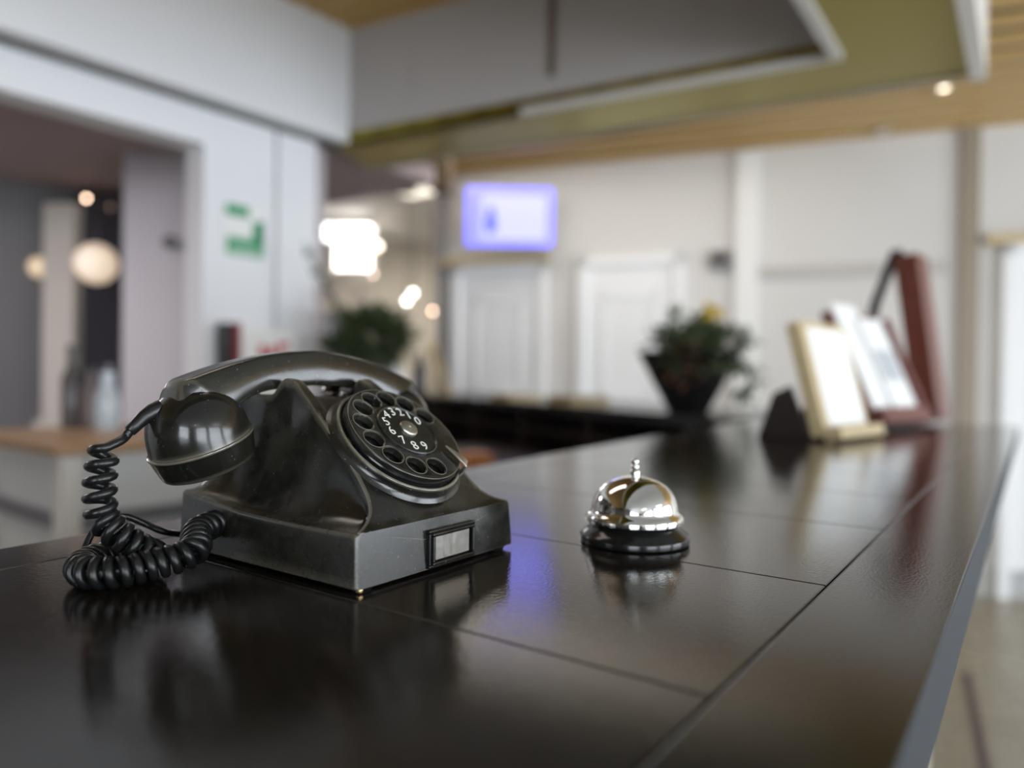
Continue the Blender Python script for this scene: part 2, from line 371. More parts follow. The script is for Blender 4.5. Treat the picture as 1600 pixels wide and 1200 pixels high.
# brass ring: back strip and right strip
mb = MB(); mb.prism([fC - ts * .1, fR + Vector((.03, 0)), oR, oL], z1, z1 + .05)
mb.prism([fR + Vector((.03, 0)), Vector((-.53, -4.4)), Vector((-.17, -4.4)), oR], z1, z1 + .05)
struct(mb.build('ceiling_soffit', M_brass, smooth=False))
mb = MB(); mb.prism([oR, oR + Vector((.045, .02)), Vector((-.125, -4.4)), Vector((-.17, -4.4))], z1 - .03, z1 + .42)
struct(mb.build('trim_9', mat('white_soffit_edge', (.75, .74, .71), .4), smooth=False))
to = (oR - oL).normalized(); no = Vector((-to.y, to.x))
mb = MB(); mb.prism([oL, oR, oR + no * .03, oL + no * .03], z1 - .006, z1 + .42); struct(mb.build('trim_10', mat('soffit_back_edge', (.40, .36, .28), .5), smooth=False))
# recess ceiling
mb = MB(); mb.prism([(-3.2, -4.6), (-.5, -4.6), (-.5, 2.75), (-2.7, 2.5)], 2.86, 2.92); struct(mb.build('ceiling_recess', M_slatback, smooth=False))
mb = MB()
y = -4.4
while y < 2.6:
    a = Vector((-3.0, y)); mb.prism([a, a + ts * 2.5, a + ts * 2.5 + ns * .07, a + ns * .07], 2.82, 2.845); y += .095
struct(mb.build('ceiling_recess_slats', M_slat, smooth=False))
# main slatted ceiling
struct(MB().prism([(-9, -4.8), (5, -4.8), (5, 9), (-9, 9)], 2.93, 3.0).build('ceiling', M_slatback, smooth=False))
mb = MB(); k = 0
while k < 100:
    off = .0 + k * .190; k += 1
    c0 = Bp(-1.1, off)
    # soffit front line test
    segs = []
    def inside(p):
        # region occupied by the soffit and recess
        d1 = (p - oL).dot(no)
        return d1 < .05 and p.x < -.12
    st = None; s = -1.1
    while s <= 8.4:
        p = Bp(s, off + .03)
        if not inside(p) and p.x < 4.7 and p.y > 2.2:
            if st is None: st = s
        elif st is not None:
            segs.append((st, s)); st = None
        s += .05
    if st is not None: segs.append((st, 8.4))
    for (sa, sb) in segs:
        a = Bp(sa, off); b_ = Bp(sb, off); mb.prism([a, b_, b_ + nb * .105, a + nb * .105], 2.68, 2.70)
struct(mb.build('ceiling_slats', M_slat, smooth=False))
struct(MB().prism([(-.12, -4.55), (4.56, -4.55), (4.56, 2.18), (-.12, 2.18)], 2.67, 2.71).build('ceiling_lobby', m_wall('lobby_ceiling_paint', (.40, .40, .40)), smooth=False))
struct(MB().prism([(-4.6, 4.0), (-1.0, 4.6), (-3.9, 9), (-9, 9), (-9, 3.0), (-2.9, 2.75), (-2.9, 2.42)], 2.705, 2.72).build('ceiling_far_room', m_wall('far_ceiling_paint', (.6, .58, .55)), smooth=False))

# customer side wall and rear wall, each with window openings
mb = MB()
mb.box((4.65, .6, .025), (.15, 11.5, .05)); mb.box((4.65, .6, 2.8), (.15, 11.5, .4))
for y0, y1 in ((-5.1, -3.3), (-1.1, -.5), (1.7, 2.3), (5.4, 6.3)): mb.box((4.65, (y0 + y1) / 2, 1.325), (.15, y1 - y0, 2.55))
struct(mb.build('wall_right', M_white, smooth=False))
mb = MB()
mb.box((.2, -4.65, .25), (9, .15, .5)); mb.box((.2, -4.65, 2.8), (9, .15, .4))
for x0, x1 in ((-4.3, 1.2), (3.4, 4.7)): mb.box(((x0 + x1) / 2, -4.65, 1.55), (x1 - x0, .15, 2.1))
struct(mb.build('wall_rear', m_wall('dark_rear_wall', (.12, .11, .10)), smooth=False))
M_wf = mat('white_window_frame', (.6, .6, .6), .4)
k = 3
for y0, wy in ((-3.3, 2.2), (-.5, 2.2), (2.3, 3.1)):
    mb = MB()
    for j in range(4): mb.box((4.62, y0 + wy * j / 3, 1.325), (.06, .06, 2.55))
    for z in (.08, 1.9, 2.57): mb.box((4.62, y0 + wy / 2, z), (.06, wy, .06))
    struct(mb.build('window_%d' % k, M_wf, smooth=False)); k += 1
for x0 in (1.2,):
    mb = MB()
    for j in range(4): mb.box((x0 + 2.2 * j / 3, -4.62, 1.55), (.06, .06, 2.1))
    for z in (.5, 1.9, 2.6): mb.box((x0 + 1.1, -4.62, z), (2.2, .06, .06))
    struct(mb.build('window_%d' % k, M_wf, smooth=False)); k += 1
# dark strip let into the floor
struct(MB().prism([(-.225, 3.62), (-.195, 3.62), (-.02, 2.2), (-.05, 2.2)], 0, .004).build('trim_11', mat('dark_floor_strip', (.06, .03, .025), .4), smooth=False))

# ------------------------------------------------------------------ reception counter
def xl(y): return -.530 - .068 * y         # left edge of the counter, slightly splayed
YE0, YE1 = -1.2, 2.43
cnt = thing('reception_counter', 'long black stained wooden reception counter carrying the telephone and the bell', 'counter', (-.3, .6, 0))
LM = local(cnt)
def cpart(mb, name, m, **k):
    o = mb.build(name, m, cnt, **k); o.matrix_parent_inverse = LM; return o
XJ = -.093
joints = [-.91, -.725, -.54, -.355, -.17, .025, .259, .44, .634, .82, 1.0, 1.18, 1.36, 1.54, 1.72, 1.90, 2.08, 2.26]
mb = MB(); g_ = .0005
js = [YE0] + [j for j in joints if j > YE0] + [YE1]
def xjl(y): return xl(y) + .058
for a, b_ in zip(js[:-1], js[1:]):
    mb.prism([(xjl(a) + g_, a + g_ / 2), (XJ - g_, a + g_ / 2), (XJ - g_, b_ - g_ / 2), (xjl(b_) + g_, b_ - g_ / 2)], T - .02, T)
cpart(mb, 'countertop_boards', M_top, smooth=False, bevel=.0009, bseg=2)
mb = MB(); mb.prism([(XJ + g_ * 1.2, YE0), (-.031, YE0), (-.031, YE1), (XJ + g_ * 1.2, YE1)], T - .035, T + .0009)
eb = cpart(mb, 'edge_board', [M_edge, M_edgeface], smooth=False, bevel=.0016, bseg=3)
for p in eb.data.polygons:
    if p.normal.x > .9: p.material_index = 1
mb = MB(); mb.tube([(XJ + .0019, YE0 + .01, T + .0005), (XJ + .0019, .6, T + .0005), (XJ + .0019, YE1 - .01, T + .0005)], .0007, 8); cpart(mb, 'worn_lip_highlight', mat('scuffed_lip_highlight', (.16, .155, .15), .35, noise=1, nscale=60, col2=(.03, .03, .03)))  # thin grey tube: lip highlight put into the colour, broken up by scuffs
mb = MB(); mb.prism([(xl(YE0), YE0), (xjl(YE0), YE0), (xjl(YE1), YE1), (xl(YE1), YE1)], T - .035, T)
cpart(mb, 'edge_board', M_edge, smooth=False, bevel=.002, bseg=2)
mb = MB(); mb.prism([(xl(YE0) + .01, YE0 + .01), (-.036, YE0 + .01), (-.036, YE1 - .01), (xl(YE1) + .01, YE1 - .01)], T - .06, T - .0205)
cpart(mb, 'underlay', M_edgeface, smooth=False)
mb = MB(); mb.prism([(-.24, YE0 + .1), (-.225, YE0 + .1), (-.225, YE1 - .04), (-.24, YE1 - .04)], 0, T - .06)
cpart(mb, 'front_panel', mat('beige_panel', (.52, .47, .37), .5), smooth=False)
mb = MB(); mb.prism([(xl(YE0) + .03, YE0 + .1), (xl(YE0) + .05, YE0 + .1), (xl(YE1) + .05, YE1 - .04), (xl(YE1) + .03, YE1 - .04)], 0, T - .06)
cpart(mb, 'staff_side_panel', M_darkwood, smooth=False)

# branch of the counter running off at an angle, seen from the staff side
br0 = Vector((-.69, 2.15)); br1 = Vector((-3.75, 3.86)); tbr = (br1 - br0).normalized(); nbr = Vector((-tbr.y, tbr.x)) * -1
if nbr.y < 0: nbr = -nbr
br = thing('angled_counter', 'dark counter wing running off behind the telephone with a bowl planter on it', 'counter', (br0.x, br0.y, 0))
LB = local(br)
def Rp(s, off=0): return br0 + tbr * s + nbr * off
def bpart(name, m, s0, s1, o0, o1, z0_, z1_, bev=.002):
    k_ = .60 if s0 < .3 else 0; mb = MB(); mb.prism([Rp(s0 + max(0, o0) * k_, o0), Rp(s1, o0), Rp(s1, o1), Rp(s0 + max(0, o1) * k_, o1)], z0_, z1_); o = mb.build(name, m, br, smooth=False, bevel=bev); o.matrix_parent_inverse = LB; return o
LBR = (br1 - br0).length
bpart('worktop', M_black, .02, LBR, 0, .62, T - .045, T - .002, .004)
bpart('cabinet_back', M_darkwood, 0, LBR - .05, .30, .33, .02, T - .045)
bpart('shelf', M_darkwood, .02, LBR - .05, .035, .30, .96, .98)
bpart('shelf', M_darkwood, 0, LBR - .05, .03, .30, .45, .475)
for q in range(6): bpart('divider', M_darkwood, .31 + q * (LBR - .4) / 5, .335 + q * (LBR - .4) / 5, .04, .30, .02, T - .045)
bpart('desk_top', mat('dark_desk_top', (.05, .035, .03), .3), .36, 1.72, -.62, .03, .855, .88)
for q in (.5, 1.6): bpart('desk_support', M_darkwood, q, q + .03, -.58, .0, 0, .855)
bpart('customer_side_panel', m_wall('wing_panel', (.5, .48, .45)), .06, LBR, .5, .52, 0, T - .045)

# ------------------------------------------------------------------ telephone
YC = .334
tel = thing('rotary_telephone', 'black bakelite rotary dial telephone standing on the counter beside the desk bell', 'telephone', (-.365, YC, T))
LT = local(tel)
def tpart(mb, name, m, parent=None, **k):
    o = mb.build(name, m, parent or tel, **k)
    if parent is None: o.matrix_parent_inverse = LT
    return o
def W(u, v, z): return Vector((u, YC + v, T + z))      # u = world x, v = offset from phone centre line, z above counter
def lerp(tab, x):
    tab = sorted(tab)
    if x <= tab[0][0]: return tab[0][1]
    for (a, fa), (b_, fb) in zip(tab[:-1], tab[1:]):
        if x <= b_: return fa + (fb - fa) * (x - a) / (b_ - a)
    return tab[-1][1]
def smoothtab(tab, n=6, step=.0015):
    tab = sorted(tab); x0, x1 = tab[0][0], tab[-1][0]; N = int((x1 - x0) / step); ys = [lerp(tab, x0 + (x1 - x0) * i / N) for i in range(N + 1)]
    for _ in range(n): ys = [ys[0]] + [(ys[i - 1] + ys[i] * 2 + ys[i + 1]) / 4 for i in range(1, N)] + [ys[-1]]
    return [(x0 + (x1 - x0) * i / N, ys[i]) for i in range(N + 1)]
# tables over distance b behind the front face (metres)
zface = smoothtab([(0, .0318), (.002, .0328), (.006, .0362), (.011, .0415), (.018, .0495), (.0406, .0700), (.060, .0860), (.075, .0958), (.083, .0995), (.087, .1005), (.092, .1005), (.15, .1005)], 5)
zridge = smoothtab([(0, .0318), (.002, .0328), (.006, .0362), (.011, .0415), (.018, .0495), (.0406, .0705), (.060, .0868), (.075, .0975), (.084, .1030), (.095, .1105), (.099, .1122), (.104, .1122), (.108, .1085), (.112, .1015), (.135, .1015), (.139, .109), (.143, .110), (.149, .107), (.154, .098), (.159, .080), (.163, .045)], 2)
wr = smoothtab([(0, .0690), (.0022, .0640), (.0045, .0585), (.0075, .0530), (.0105, .0495), (.0157, .0470), (.027, .0442), (.0375, .0432), (.0504, .0425), (.065, .0410), (.080, .0375), (.095, .0345), (.104, .0350), (.118, .038), (.140, .040), (.163, .046)], 3)
zsh = [(0, .0316), (.05, .0312), (.10, .0325), (.14, .0365), (.163, .039)]
def station(b):
    zf, zr_, w_, zs = lerp(zface, b), lerp(zridge, b), lerp(wr, b), lerp(zsh, b)
    zs = min(zs, zr_ - .0004); half = .0690
    if b < .0016: half = .0690 - .0016 * (1 - math.sqrt(max(0, 1 - ((.0016 - b) / .0016) ** 2)))
    w_ = min(w_, half - .0012)
    back = max(0, (b - .1618) / .0012); half -= .001 * back
    dr = lambda z: half + (zs - z) * .045
    pts = [(dr(.003) - .0004, .0030), (dr(.004), .0040), (dr(.012), .012), (dr(.022), .022), (half, zs - .0022), (half - .0003, zs - .0011), (half - .0010, zs - .0003), (half - .0020, zs)]
    y0, zt_ = half - .0020, zs
    n = 18
    for i in range(1, n + 1):
        th = PI / 2 * (1 - i / n)
        yy = w_ + (y0 - w_) * (1 - math.cos(th)); zz = zt_ + (zr_ - zt_) * (1 - math.sin(th))
        pts.append((yy, zz))
    # rounded ridge then down to the face level
    horn = zr_ - zf
    pts.append((w_ - .0005, zr_ + .0003)); 
    hw = .0085 if horn > .001 else .004
    drop = max(0.0, horn)
    pts.append((w_ - .0030, zr_ + .0002)); pts.append((w_ - hw + .001, zr_ - drop * .03)); pts.append((w_ - hw, zr_ - drop * .12)); pts.append((w_ - hw - .0015, zf + max(0, drop) * .5))
    pts.append((w_ - hw - .0035, zf + drop * .1)); pts.append((w_ - hw - .006, zf))
    for q in (.75, .5, .25): pts.append(((w_ - hw - .006) * q, zf))
    return pts
bs = [0, .0002, .0005, .0010, .0016, .0024, .0034, .0045, .006, .0075, .009, .0105, .012, .014, .0165, .019] + [.022 + i * .004 for i in range(13)] + [.0735 + i * .002 for i in range(46)]
bs = [x for x in bs if x < .1625] + [.1628, .1632]
rings = []
for b in bs:
    p = station(b)
    xs = lambda z: -.2865 - b + max(0, .0318 - z) * .065 * max(0, 1 - b / .02)
    ring = [W(xs(z), -y, z) for y, z in p] + [W(xs(p[-1][1]), 0, p[-1][1])] + [W(xs(z), y, z) for y, z in reversed(p)]
    if b == 0:
        for f_ in (.04, .3, .6, .85, .95, .985):
            zc0 = .017; rr_ = []
            for P in ring:
                z = (P.z - T - zc0) * f_ + zc0; rr_.append(W(xs(z), (P.y - YC) * f_, z))
            rings.append(rr_)
    rings.append(ring)
mb = MB(); mb.loft(rings, True, True)
body = tpart(mb, 'phone_body', M_bake, angle=80)
wn = body.modifiers.new('wn', 'WEIGHTED_NORMAL'); wn.keep_sharp = True
# base plate and feet
mb = MB(); mb.box(W(-.366, 0, .0024), (.156, .132, .0022)); tpart(mb, 'base_plate', M_blackpl, smooth=False)
for u, v in ((-.291, -.060), (-.291, .060), (-.438, -.060), (-.438, .060)):
    mb = MB(); mb.lathe([(.0045, 0), (.005, .0004), (.0055, .0018), (.001, .0021)], Matrix.Translation(W(u, v, 0)), 20, cap0=True); tpart(mb, 'rubber_foot', M_cord)
mb = MB(); mb.box(W(-.2868, -.0655, .0017), (.0030, .0030, .0026)); o = tpart(mb, 'corner_screw', mat('brass_screw', (.75, .55, .28), .25, metal=1), bevel=.0006)
# card holder on the front
yc_, zc_, hw_, hh_ = .0061, .0143, .0212, .0112
def frame(mb, u0, u1, hw, hh, t):
    for (a, b_, c, d) in ((-hw, hw, hh - t, hh), (-hw, hw, -hh, -hh + t), (-hw, -hw + t, -hh + t, hh - t), (hw - t, hw, -hh + t, hh - t)):
        mb.box(W((u0 + u1) / 2, yc_ + (a + b_) / 2, zc_ + (c + d) / 2), (abs(u1 - u0), b_ - a, d - c))
mb = MB(); frame(mb, -.286, -.2828, hw_, hh_, .0020); ch = tpart(mb, 'card_holder', M_blackpl, bevel=.0005)
mb = MB(); frame(mb, -.286, -.2812, hw_ - .0018, hh_ - .0018, .0018); o = mb.build('inner_rim', M_bake4, ch, bevel=.0005); o.matrix_parent_inverse = Matrix.Identity(4)
mb = MB(); mb.box(W(-.2840, yc_, zc_), (.0012, 2 * (hw_ - .0055), 2 * (hh_ - .0045))); o = mb.build('card_window', mat('clear_card_window', (.50, .49, .46), .16, metal=.7, rvar=.1, nscale=200), ch, smooth=False)

# dial: frame tilted on the sloping face
TILT = math.radians(41)
nrm = Vector((math.sin(TILT), 0, math.cos(TILT))); up = Vector((-math.cos(TILT), 0, math.sin(TILT))); rt = Vector((0, 1, 0))
wc = Vector((-.319, YC + .002, T + .0797))
DM = Matrix((rt, up, nrm)).transposed().to_4x4(); DM.translation = wc          # local x right, y up the slope, z out
mb = MB(); mb.lathe([(.0475, -.0132), (.0455, -.0116), (.0446, -.0104), (.0440, -.0085), (.0437, -.0066), (.0432, -.0058), (.0422, -.0056), (.0414, -.0062), (.0408, -.0075), (.0395, -.0080), (.001, -.0080)], DM, 96)
dial = tpart(mb, 'dial_mount', M_bake, angle=60)
mb = MB(); mb.lathe([(.0385, -.0078), (.0388, -.0060), (.0380, -.0050), (.001, -.0050)], DM, 96); o = mb.build('number_ring', M_blackpl, dial, angle=50)
# finger wheel with ten holes
HA = [25, 53.5, 81, 107, 132, 159, 187, 215, 245, 275]; HR, HOLE, RW = .0303, .0064, .0400
def wheel_z(r):
    return .0002 + .0022 * (1 - min(1, r / RW)) if r < RW - .0008 else .0002 - .0010 * ((r - (RW - .0008)) / .0008) ** 2
import mathutils
from mathutils.geometry import delaunay_2d_cdt
verts = []; edges = []; faces = []
def ringadd(cx_, cy_, r, n, face=False):
    i0 = len(verts)
    for k in range(n): verts.append(Vector((cx_ + r * math.cos(2 * PI * k / n), cy_ + r * math.sin(2 * PI * k / n))))
    for k in range(n): edges.append((i0 + k, i0 + (k + 1) % n))
holes = [(HR * math.cos(math.radians(a)), HR * math.sin(math.radians(a))) for a in HA]
ringadd(0, 0, RW, 128); ringadd(0, 0, RW - .0004, 128); ringadd(0, 0, RW - .0010, 128); ringadd(0, 0, .0205, 96)
for hx, hy in holes: ringadd(hx, hy, HOLE, 40); ringadd(hx, hy, HOLE + .0009, 40)
for r in (.0225, .0380):
    for k in range(72): verts.append(Vector((r * math.cos(2 * PI * k / 72), r * math.sin(2 * PI * k / 72))))
ov, oe, of, _, _, _ = delaunay_2d_cdt(verts, edges, [], 0, 1e-7)
mb = MB(); th_ = .0036
def okf(f):
    c = sum((ov[i] for i in f), Vector((0, 0))) / len(f)
    if c.length > RW or c.length < .0205: return False
    return all((c - Vector(h)).length > HOLE - .00002 for h in holes)
keep = [f for f in of if okf(f)]
def hz(p):
    z = .0002 + .0022 * (1 - p.length / RW)
    if p.length > RW - .0002: z -= .0009
    elif p.length > RW - .0006: z -= .0003
    for h in holes:
        d = (p - Vector(h)).length
        if d < HOLE + .0002: z -= .0007
    return z
tv = [mb.bm.verts.new(DM @ Vector((p.x, p.y, hz(p)))) for p in ov]; bv = [mb.bm.verts.new(DM @ Vector((p.x, p.y, -th_))) for p in ov]
cnte = {}
for f in keep:
    mb.bm.faces.new([tv[i] for i in f]); mb.bm.faces.new([bv[i] for i in reversed(f)])
    for a, b_ in zip(f, list(f[1:]) + [f[0]]): cnte[(a, b_)] = 1
for (a, b_) in list(cnte):
    if (b_, a) not in cnte: mb.bm.faces.new([tv[b_], tv[a], bv[a], bv[b_]])
bmesh.ops.delete(mb.bm, geom=[v for v in mb.bm.verts if not v.link_faces], context='VERTS')
wheel = mb.build('finger_wheel', M_bake3, dial, angle=50)
M_worn = mat('worn_rim', (.17, .155, .12), .3, rvar=.15, nscale=300)
mb = MB()
def tor(cx_, cy_, r, tr, z, n=48):
    rings = []
    for k in range(n + 1):
        a = 2 * PI * k / n; d = Vector((math.cos(a), math.sin(a), 0))
        rings.append([DM @ (Vector((cx_, cy_, z)) + d * (r + tr * math.cos(q)) + Vector((0, 0, tr * math.sin(q)))) for q in [2 * PI * j / 8 for j in range(8)]])
    mb.loft(rings, True, False)
for hx, hy in holes: tor(hx, hy, HOLE + .00075, .00022, .0002 + .0022 * (1 - HR / RW))
tor(0, 0, RW - .0005, .0002, -.0001, 128)
mb.build('worn_rims', M_worn, dial)
# lower skirt ring beneath the finger wheel
mb = MB(); mb.lathe([(.0380, -.0050), (.0402, -.0048), (.0406, -.0042), (.0402, -.0034), (.0380, -.0032)], DM, 96); mb.build('wheel_skirt', M_blackpl, dial, angle=50)
# centre number plate, rim, hub
zc2 = .0020
mb = MB(); mb.lathe([(.0212, .0006), (.0212, zc2 + .0004), (.0206, zc2 + .0009), (.0200, zc2 + .0006), (.0197, zc2), (.001, zc2 + .0010)], DM, 96); plate = mb.build('number_plate', M_dialplate, dial, angle=50)
mb = MB(); mb.lathe([(.0060, zc2 + .0004), (.0062, zc2 + .0018), (.0057, zc2 + .0026), (.0036, zc2 + .0030), (.0009, zc2 + .0031), (.0007, zc2 + .0024), (.0001, zc2 + .0024)], DM, 48); mb.build('hub_cap', M_steel, dial, angle=40)
# numerals
digs = {'1': (50, .0162), '2': (72, .0162), '3': (95, .0162), '4': (120, .0160), '5': (148, .0150), '6': (180, .0138), '7': (218, .0138), '8': (252, .0145), '9': (283, .0152), '0': (25, .0160)}
for ch_, (a_, r_) in digs.items():
    cu = bpy.data.curves.new('numeral', 'FONT'); cu.body = ch_; cu.size = .0098; cu.align_x = 'CENTER'; cu.align_y = 'CENTER'; cu.extrude = .00012; cu.offset = -.00008
    to_ = bpy.data.objects.new('numeral_text', cu); col.objects.link(to_)
    bpy.context.view_layer.update(); me = bpy.data.meshes.new_from_object(to_.evaluated_get(bpy.context.evaluated_depsgraph_get()))
    bpy.data.objects.remove(to_)
    r2 = r_; a2 = math.radians(a_); rotz = {'1': -.15, '4': .12, '0': -.2}.get(ch_, 0)
    zz = zc2 + .0010 * (1 - r2 / .0197) + .0002
    me.transform(DM @ Matrix.Translation((r2 * math.cos(a2), r2 * math.sin(a2), zz)) @ Matrix.Rotation(rotz, 4, 'Z'))
    me.materials.clear(); me.materials.append(M_num)
    o = bpy.data.objects.new('numeral', me); col.objects.link(o); o.parent = dial
# finger stop
mb = MB()
a_s = math.radians(-50)
d_ = Vector((math.cos(a_s), math.sin(a_s), 0)); e_ = Vector((-math.sin(a_s), math.cos(a_s), 0))
path = [d_ * .0435 + Vector((0, 0, -.0060)), d_ * .0440 + Vector((0, 0, -.0020)), d_ * .0432 + Vector((0, 0, .0022)), d_ * .0405 + Vector((0, 0, .0034)), d_ * .0360 + e_ * .0010 + Vector((0, 0, .0036)), d_ * .0310 + e_ * .0026 + Vector((0, 0, .0036)), d_ * .0262 + e_ * .0042 + Vector((0, 0, .0034))]
wd = [.0036, .0036, .0036, .0034, .0022, .0014, .0003]; rings = []
for i, p in enumerate(path):
    t = (path[min(i + 1, 6)] - path[max(i - 1, 0)]).normalized(); s_ = e_ - t * e_.dot(t); s_.normalize(); n_ = t.cross(s_)
    rings.append([DM @ (p + s_ * (wd[i] * c) + n_ * (.0006 * d)) for c, d in ((-1, -1), (1, -1), (1, 1), (-1, 1))])
mb.loft(rings); mb.build('finger_stop', M_steel, dial, bevel=.0003)

# handset
def superring(Po, Pi, hw, X0, n=36, e=.30):
    """ring through outer (top) point Po and inner (bottom) point Pi, half width hw along x"""
    c = (Po + Pi) / 2; v = (Po - Pi) / 2; out = []
    for k in range(n):
        a = 2 * PI * k / n; ca, sa = math.cos(a), math.sin(a)
        x = math.copysign(abs(ca) ** e, ca); y = math.copysign(abs(sa) ** e, sa)
        wid = hw * (1 if y < 0 else 1 - .30 * y)          # narrower towards the top
        out.append(Vector((X0 + wid * x, YC + c.x + v.x * y, T + c.y + v.y * y)))
    return out
XH = -.410
half = [((0, .1318), (0, .1075), .0125), ((-.0265, .1296), (-.024, .1060), .0128), ((-.048, .1258), (-.042, .1040), .0135), ((-.066, .1212), (-.054, .1005), .0150),
        ((-.082, .1160), (-.063, .0950), .0165), ((-.094, .1115), (-.070, .0880), .0170), ((-.0985, .1088), (-.073, .0840), .0140), ((-.1005, .1040), (-.075, .080), .0165), ((-.1025, .0945), (-.078, .076), .0190), ((-.1050, .0820), (-.082, .0735), .0188), ((-.1068, .0665), (-.0845, .0715), .0150)]
def interp(h, n=5):
    out = []
    for i in range(len(h) - 1):
        a, b_ = h[i], h[i + 1]
        steps = n if i < 5 else 1
        for k in range(steps):
            t = k / steps; out.append(((a[0][0] + (b_[0][0] - a[0][0]) * t, a[0][1] + (b_[0][1] - a[0][1]) * t), (a[1][0] + (b_[1][0] - a[1][0]) * t, a[1][1] + (b_[1][1] - a[1][1]) * t), a[2] + (b_[2] - a[2]) * t))
    out.append(h[-1]); return out
hh = interp(half)
for _ in range(3):      # smooth the arc part only
    for i in range(1, 22):
        hh[i] = tuple([tuple((hh[i - 1][j][k] + 2 * hh[i][j][k] + hh[i + 1][j][k]) / 4 for k in (0, 1)) if j < 2 else (hh[i - 1][2] + 2 * hh[i][2] + hh[i + 1][2]) / 4 for j in range(3)])
ringsL = [superring(Vector(o_), Vector(i_), hw__, XH) for o_, i_, hw__ in hh]
ringsR = [superring(Vector((-o_[0], o_[1])), Vector((-i_[0], i_[1])), hw__, XH) for o_, i_, hw__ in hh[1:]]
mb = MB(); mb.loft(list(reversed(ringsL)) + ringsR)
SIN, COS = math.sin(math.radians(21)), math.cos(math.radians(21))
def cupM(sgn):
    # local z = axis pointing up and outwards from the seam centre
    ax = Vector((0, sgn * SIN, COS)); xx = Vector((1, 0, 0)); yy = ax.cross(xx)
    M = Matrix((xx, yy, ax)).transposed().to_4x4(); M.translation = Vector((XH, YC + sgn * .0800, T + .0737)); return M
RC = .0300
dome = [(RC, 0), (RC - .0002, .0022)] + [((RC - .0004) * math.cos(t) ** .80, .0025 + .0315 * math.sin(t)) for t in [PI / 2 * i / 16 for i in range(1, 16)]] + [(.0002, .0340)]
for sgn in (-1, 1): mb.lathe(dome, cupM(sgn), 72, cap0=True)
handset = tpart(mb, 'handset', bakelite('satin_worn_bakelite', .6, .10), angle=44)
for sgn, nm in ((-1, 'receiver_cap'), (1, 'transmitter_cap')):
    mb = MB(); mb.lathe([(.001, -.0165), (.018, -.0170), (.0245, -.0168), (.0268, -.0158), (.0276, -.0148), (.0282, -.0130), (.0287, -.0110), (.0297, -.0066), (.0305, -.0030), (.0309, -.0014), (.0313, -.0006), (.0311, .0002), (.0300, .0006), (.0250, .0004)], cupM(sgn), 72)
    mb.build(nm, M_bake2, handset, angle=50)
# strain relief where the cord leaves the handset
P_a = Vector((-.4150, .2385, T + .0975)); P_b = Vector((-.4150, .2115, T + .0805))
P_a = Vector((-.412, .2300, T + .0945)); P_b = Vector((-.4150, .2135, T + .0818))
mid = (P_a + P_b) / 2 + Vector((0, -.001, .0012))
mb = MB(); mb.tube([P_a, P_a.lerp(mid, .5) + Vector((0, -.0002, .0003)), mid, mid.lerp(P_b, .6), P_b, P_b + (P_b - mid) * .04], [.0050, .0048, .0042, .0036, .0034, .0030], 20); mb.build('strain_relief', M_cord, handset, angle=50)

# coiled cord
def catmull(P, n=24):
    P = [Vector(p) for p in P]; P = [P[0] * 2 - P[1]] + P + [P[-1] * 2 - P[-2]]; out = []
    for i in range(1, len(P) - 2):
        for k in range(n):
            t = k / n; a, b_, c, d = P[i - 1:i + 3]
            out.append(.5 * ((2 * b_) + (-a + c) * t + (2 * a - 5 * b_ + 4 * c - d) * t * t + (-a + 3 * b_ - 3 * c + d) * t ** 3))
    out.append(P[-2]); return out
def resample(P, step):
    out = [P[0]]; acc = 0
    for a, b_ in zip(P[:-1], P[1:]):
        L_ = (b_ - a).length; pos = step - acc
        while pos <= L_:
            out.append(a + (b_ - a) * (pos / L_)); pos += step
        acc = (acc + L_) % step if L_ < 1e9 else 0
        acc = L_ - (pos - step)
    return out
CR = Vector((.8156, .5785, 0)); CA = Vector((-.5785, .8157, 0)); c0 = Vector((-.4120, .2045, T))
def Z(z): return Vector((0, 0, z))
ctrl = [Vector((-.4155, .2000, T + .0735)), Vector((-.4155, .1980, T + .0600)), Vector((-.4150, .1975, T + .0455)), Vector((-.4145, .1995, T + .0340)), c0 + CR * .006 - CA * .002 + Z(.0235),
        c0 + CR * .0150 + CA * .006 + Z(.0140), c0 + CR * .010 + CA * .0190 + Z(.0100), c0 - CR * .002 + CA * .0215 + Z(.0098), c0 - CR * .0130 + CA * .0120 + Z(.0096), c0 - CR * .0155 - CA * .004 + Z(.0095), c0 - CR * .0060 - CA * .0180 + Z(.0094), c0 + CR * .0090 - CA * .0190 + Z(.0095), c0 + CR * .0250 - CA * .008 + Z(.0110), c0 + CR * .0400 + CA * .006 + Z(.0150),
        Vector((-.4020, .2470, T + .0205)), Vector((-.4080, .2600, T + .0225)), Vector((-.4110, .2670, T + .0225))]
cen = resample(catmull(ctrl), .00035)
pitch_tab = [(0, .0086), (.030, .0082), (.045, .0068), (.065, .0060), (.2, .0060), (.5, .0052)]
RCO, RWI = .0064, .0026
pts = []; ph = 1.0; N = None; s_ = 0
tot = len(cen)
for i, p in enumerate(cen):
    t = (cen[min(i + 1, tot - 1)] - cen[max(i - 1, 0)]).normalized()
    if N is None: N = (CR - t * CR.dot(t)).normalized()
    N = (N - t * N.dot(t)).normalized(); B_ = t.cross(N)
    r = RCO * min(1, .9 + i / 60 * .1) if i < 60 else RCO
    pts.append(p + (N * math.cos(ph) + B_ * math.sin(ph)) * r)
    ph += 2 * PI * .00035 / lerp(pitch_tab, s_); s_ += .00035
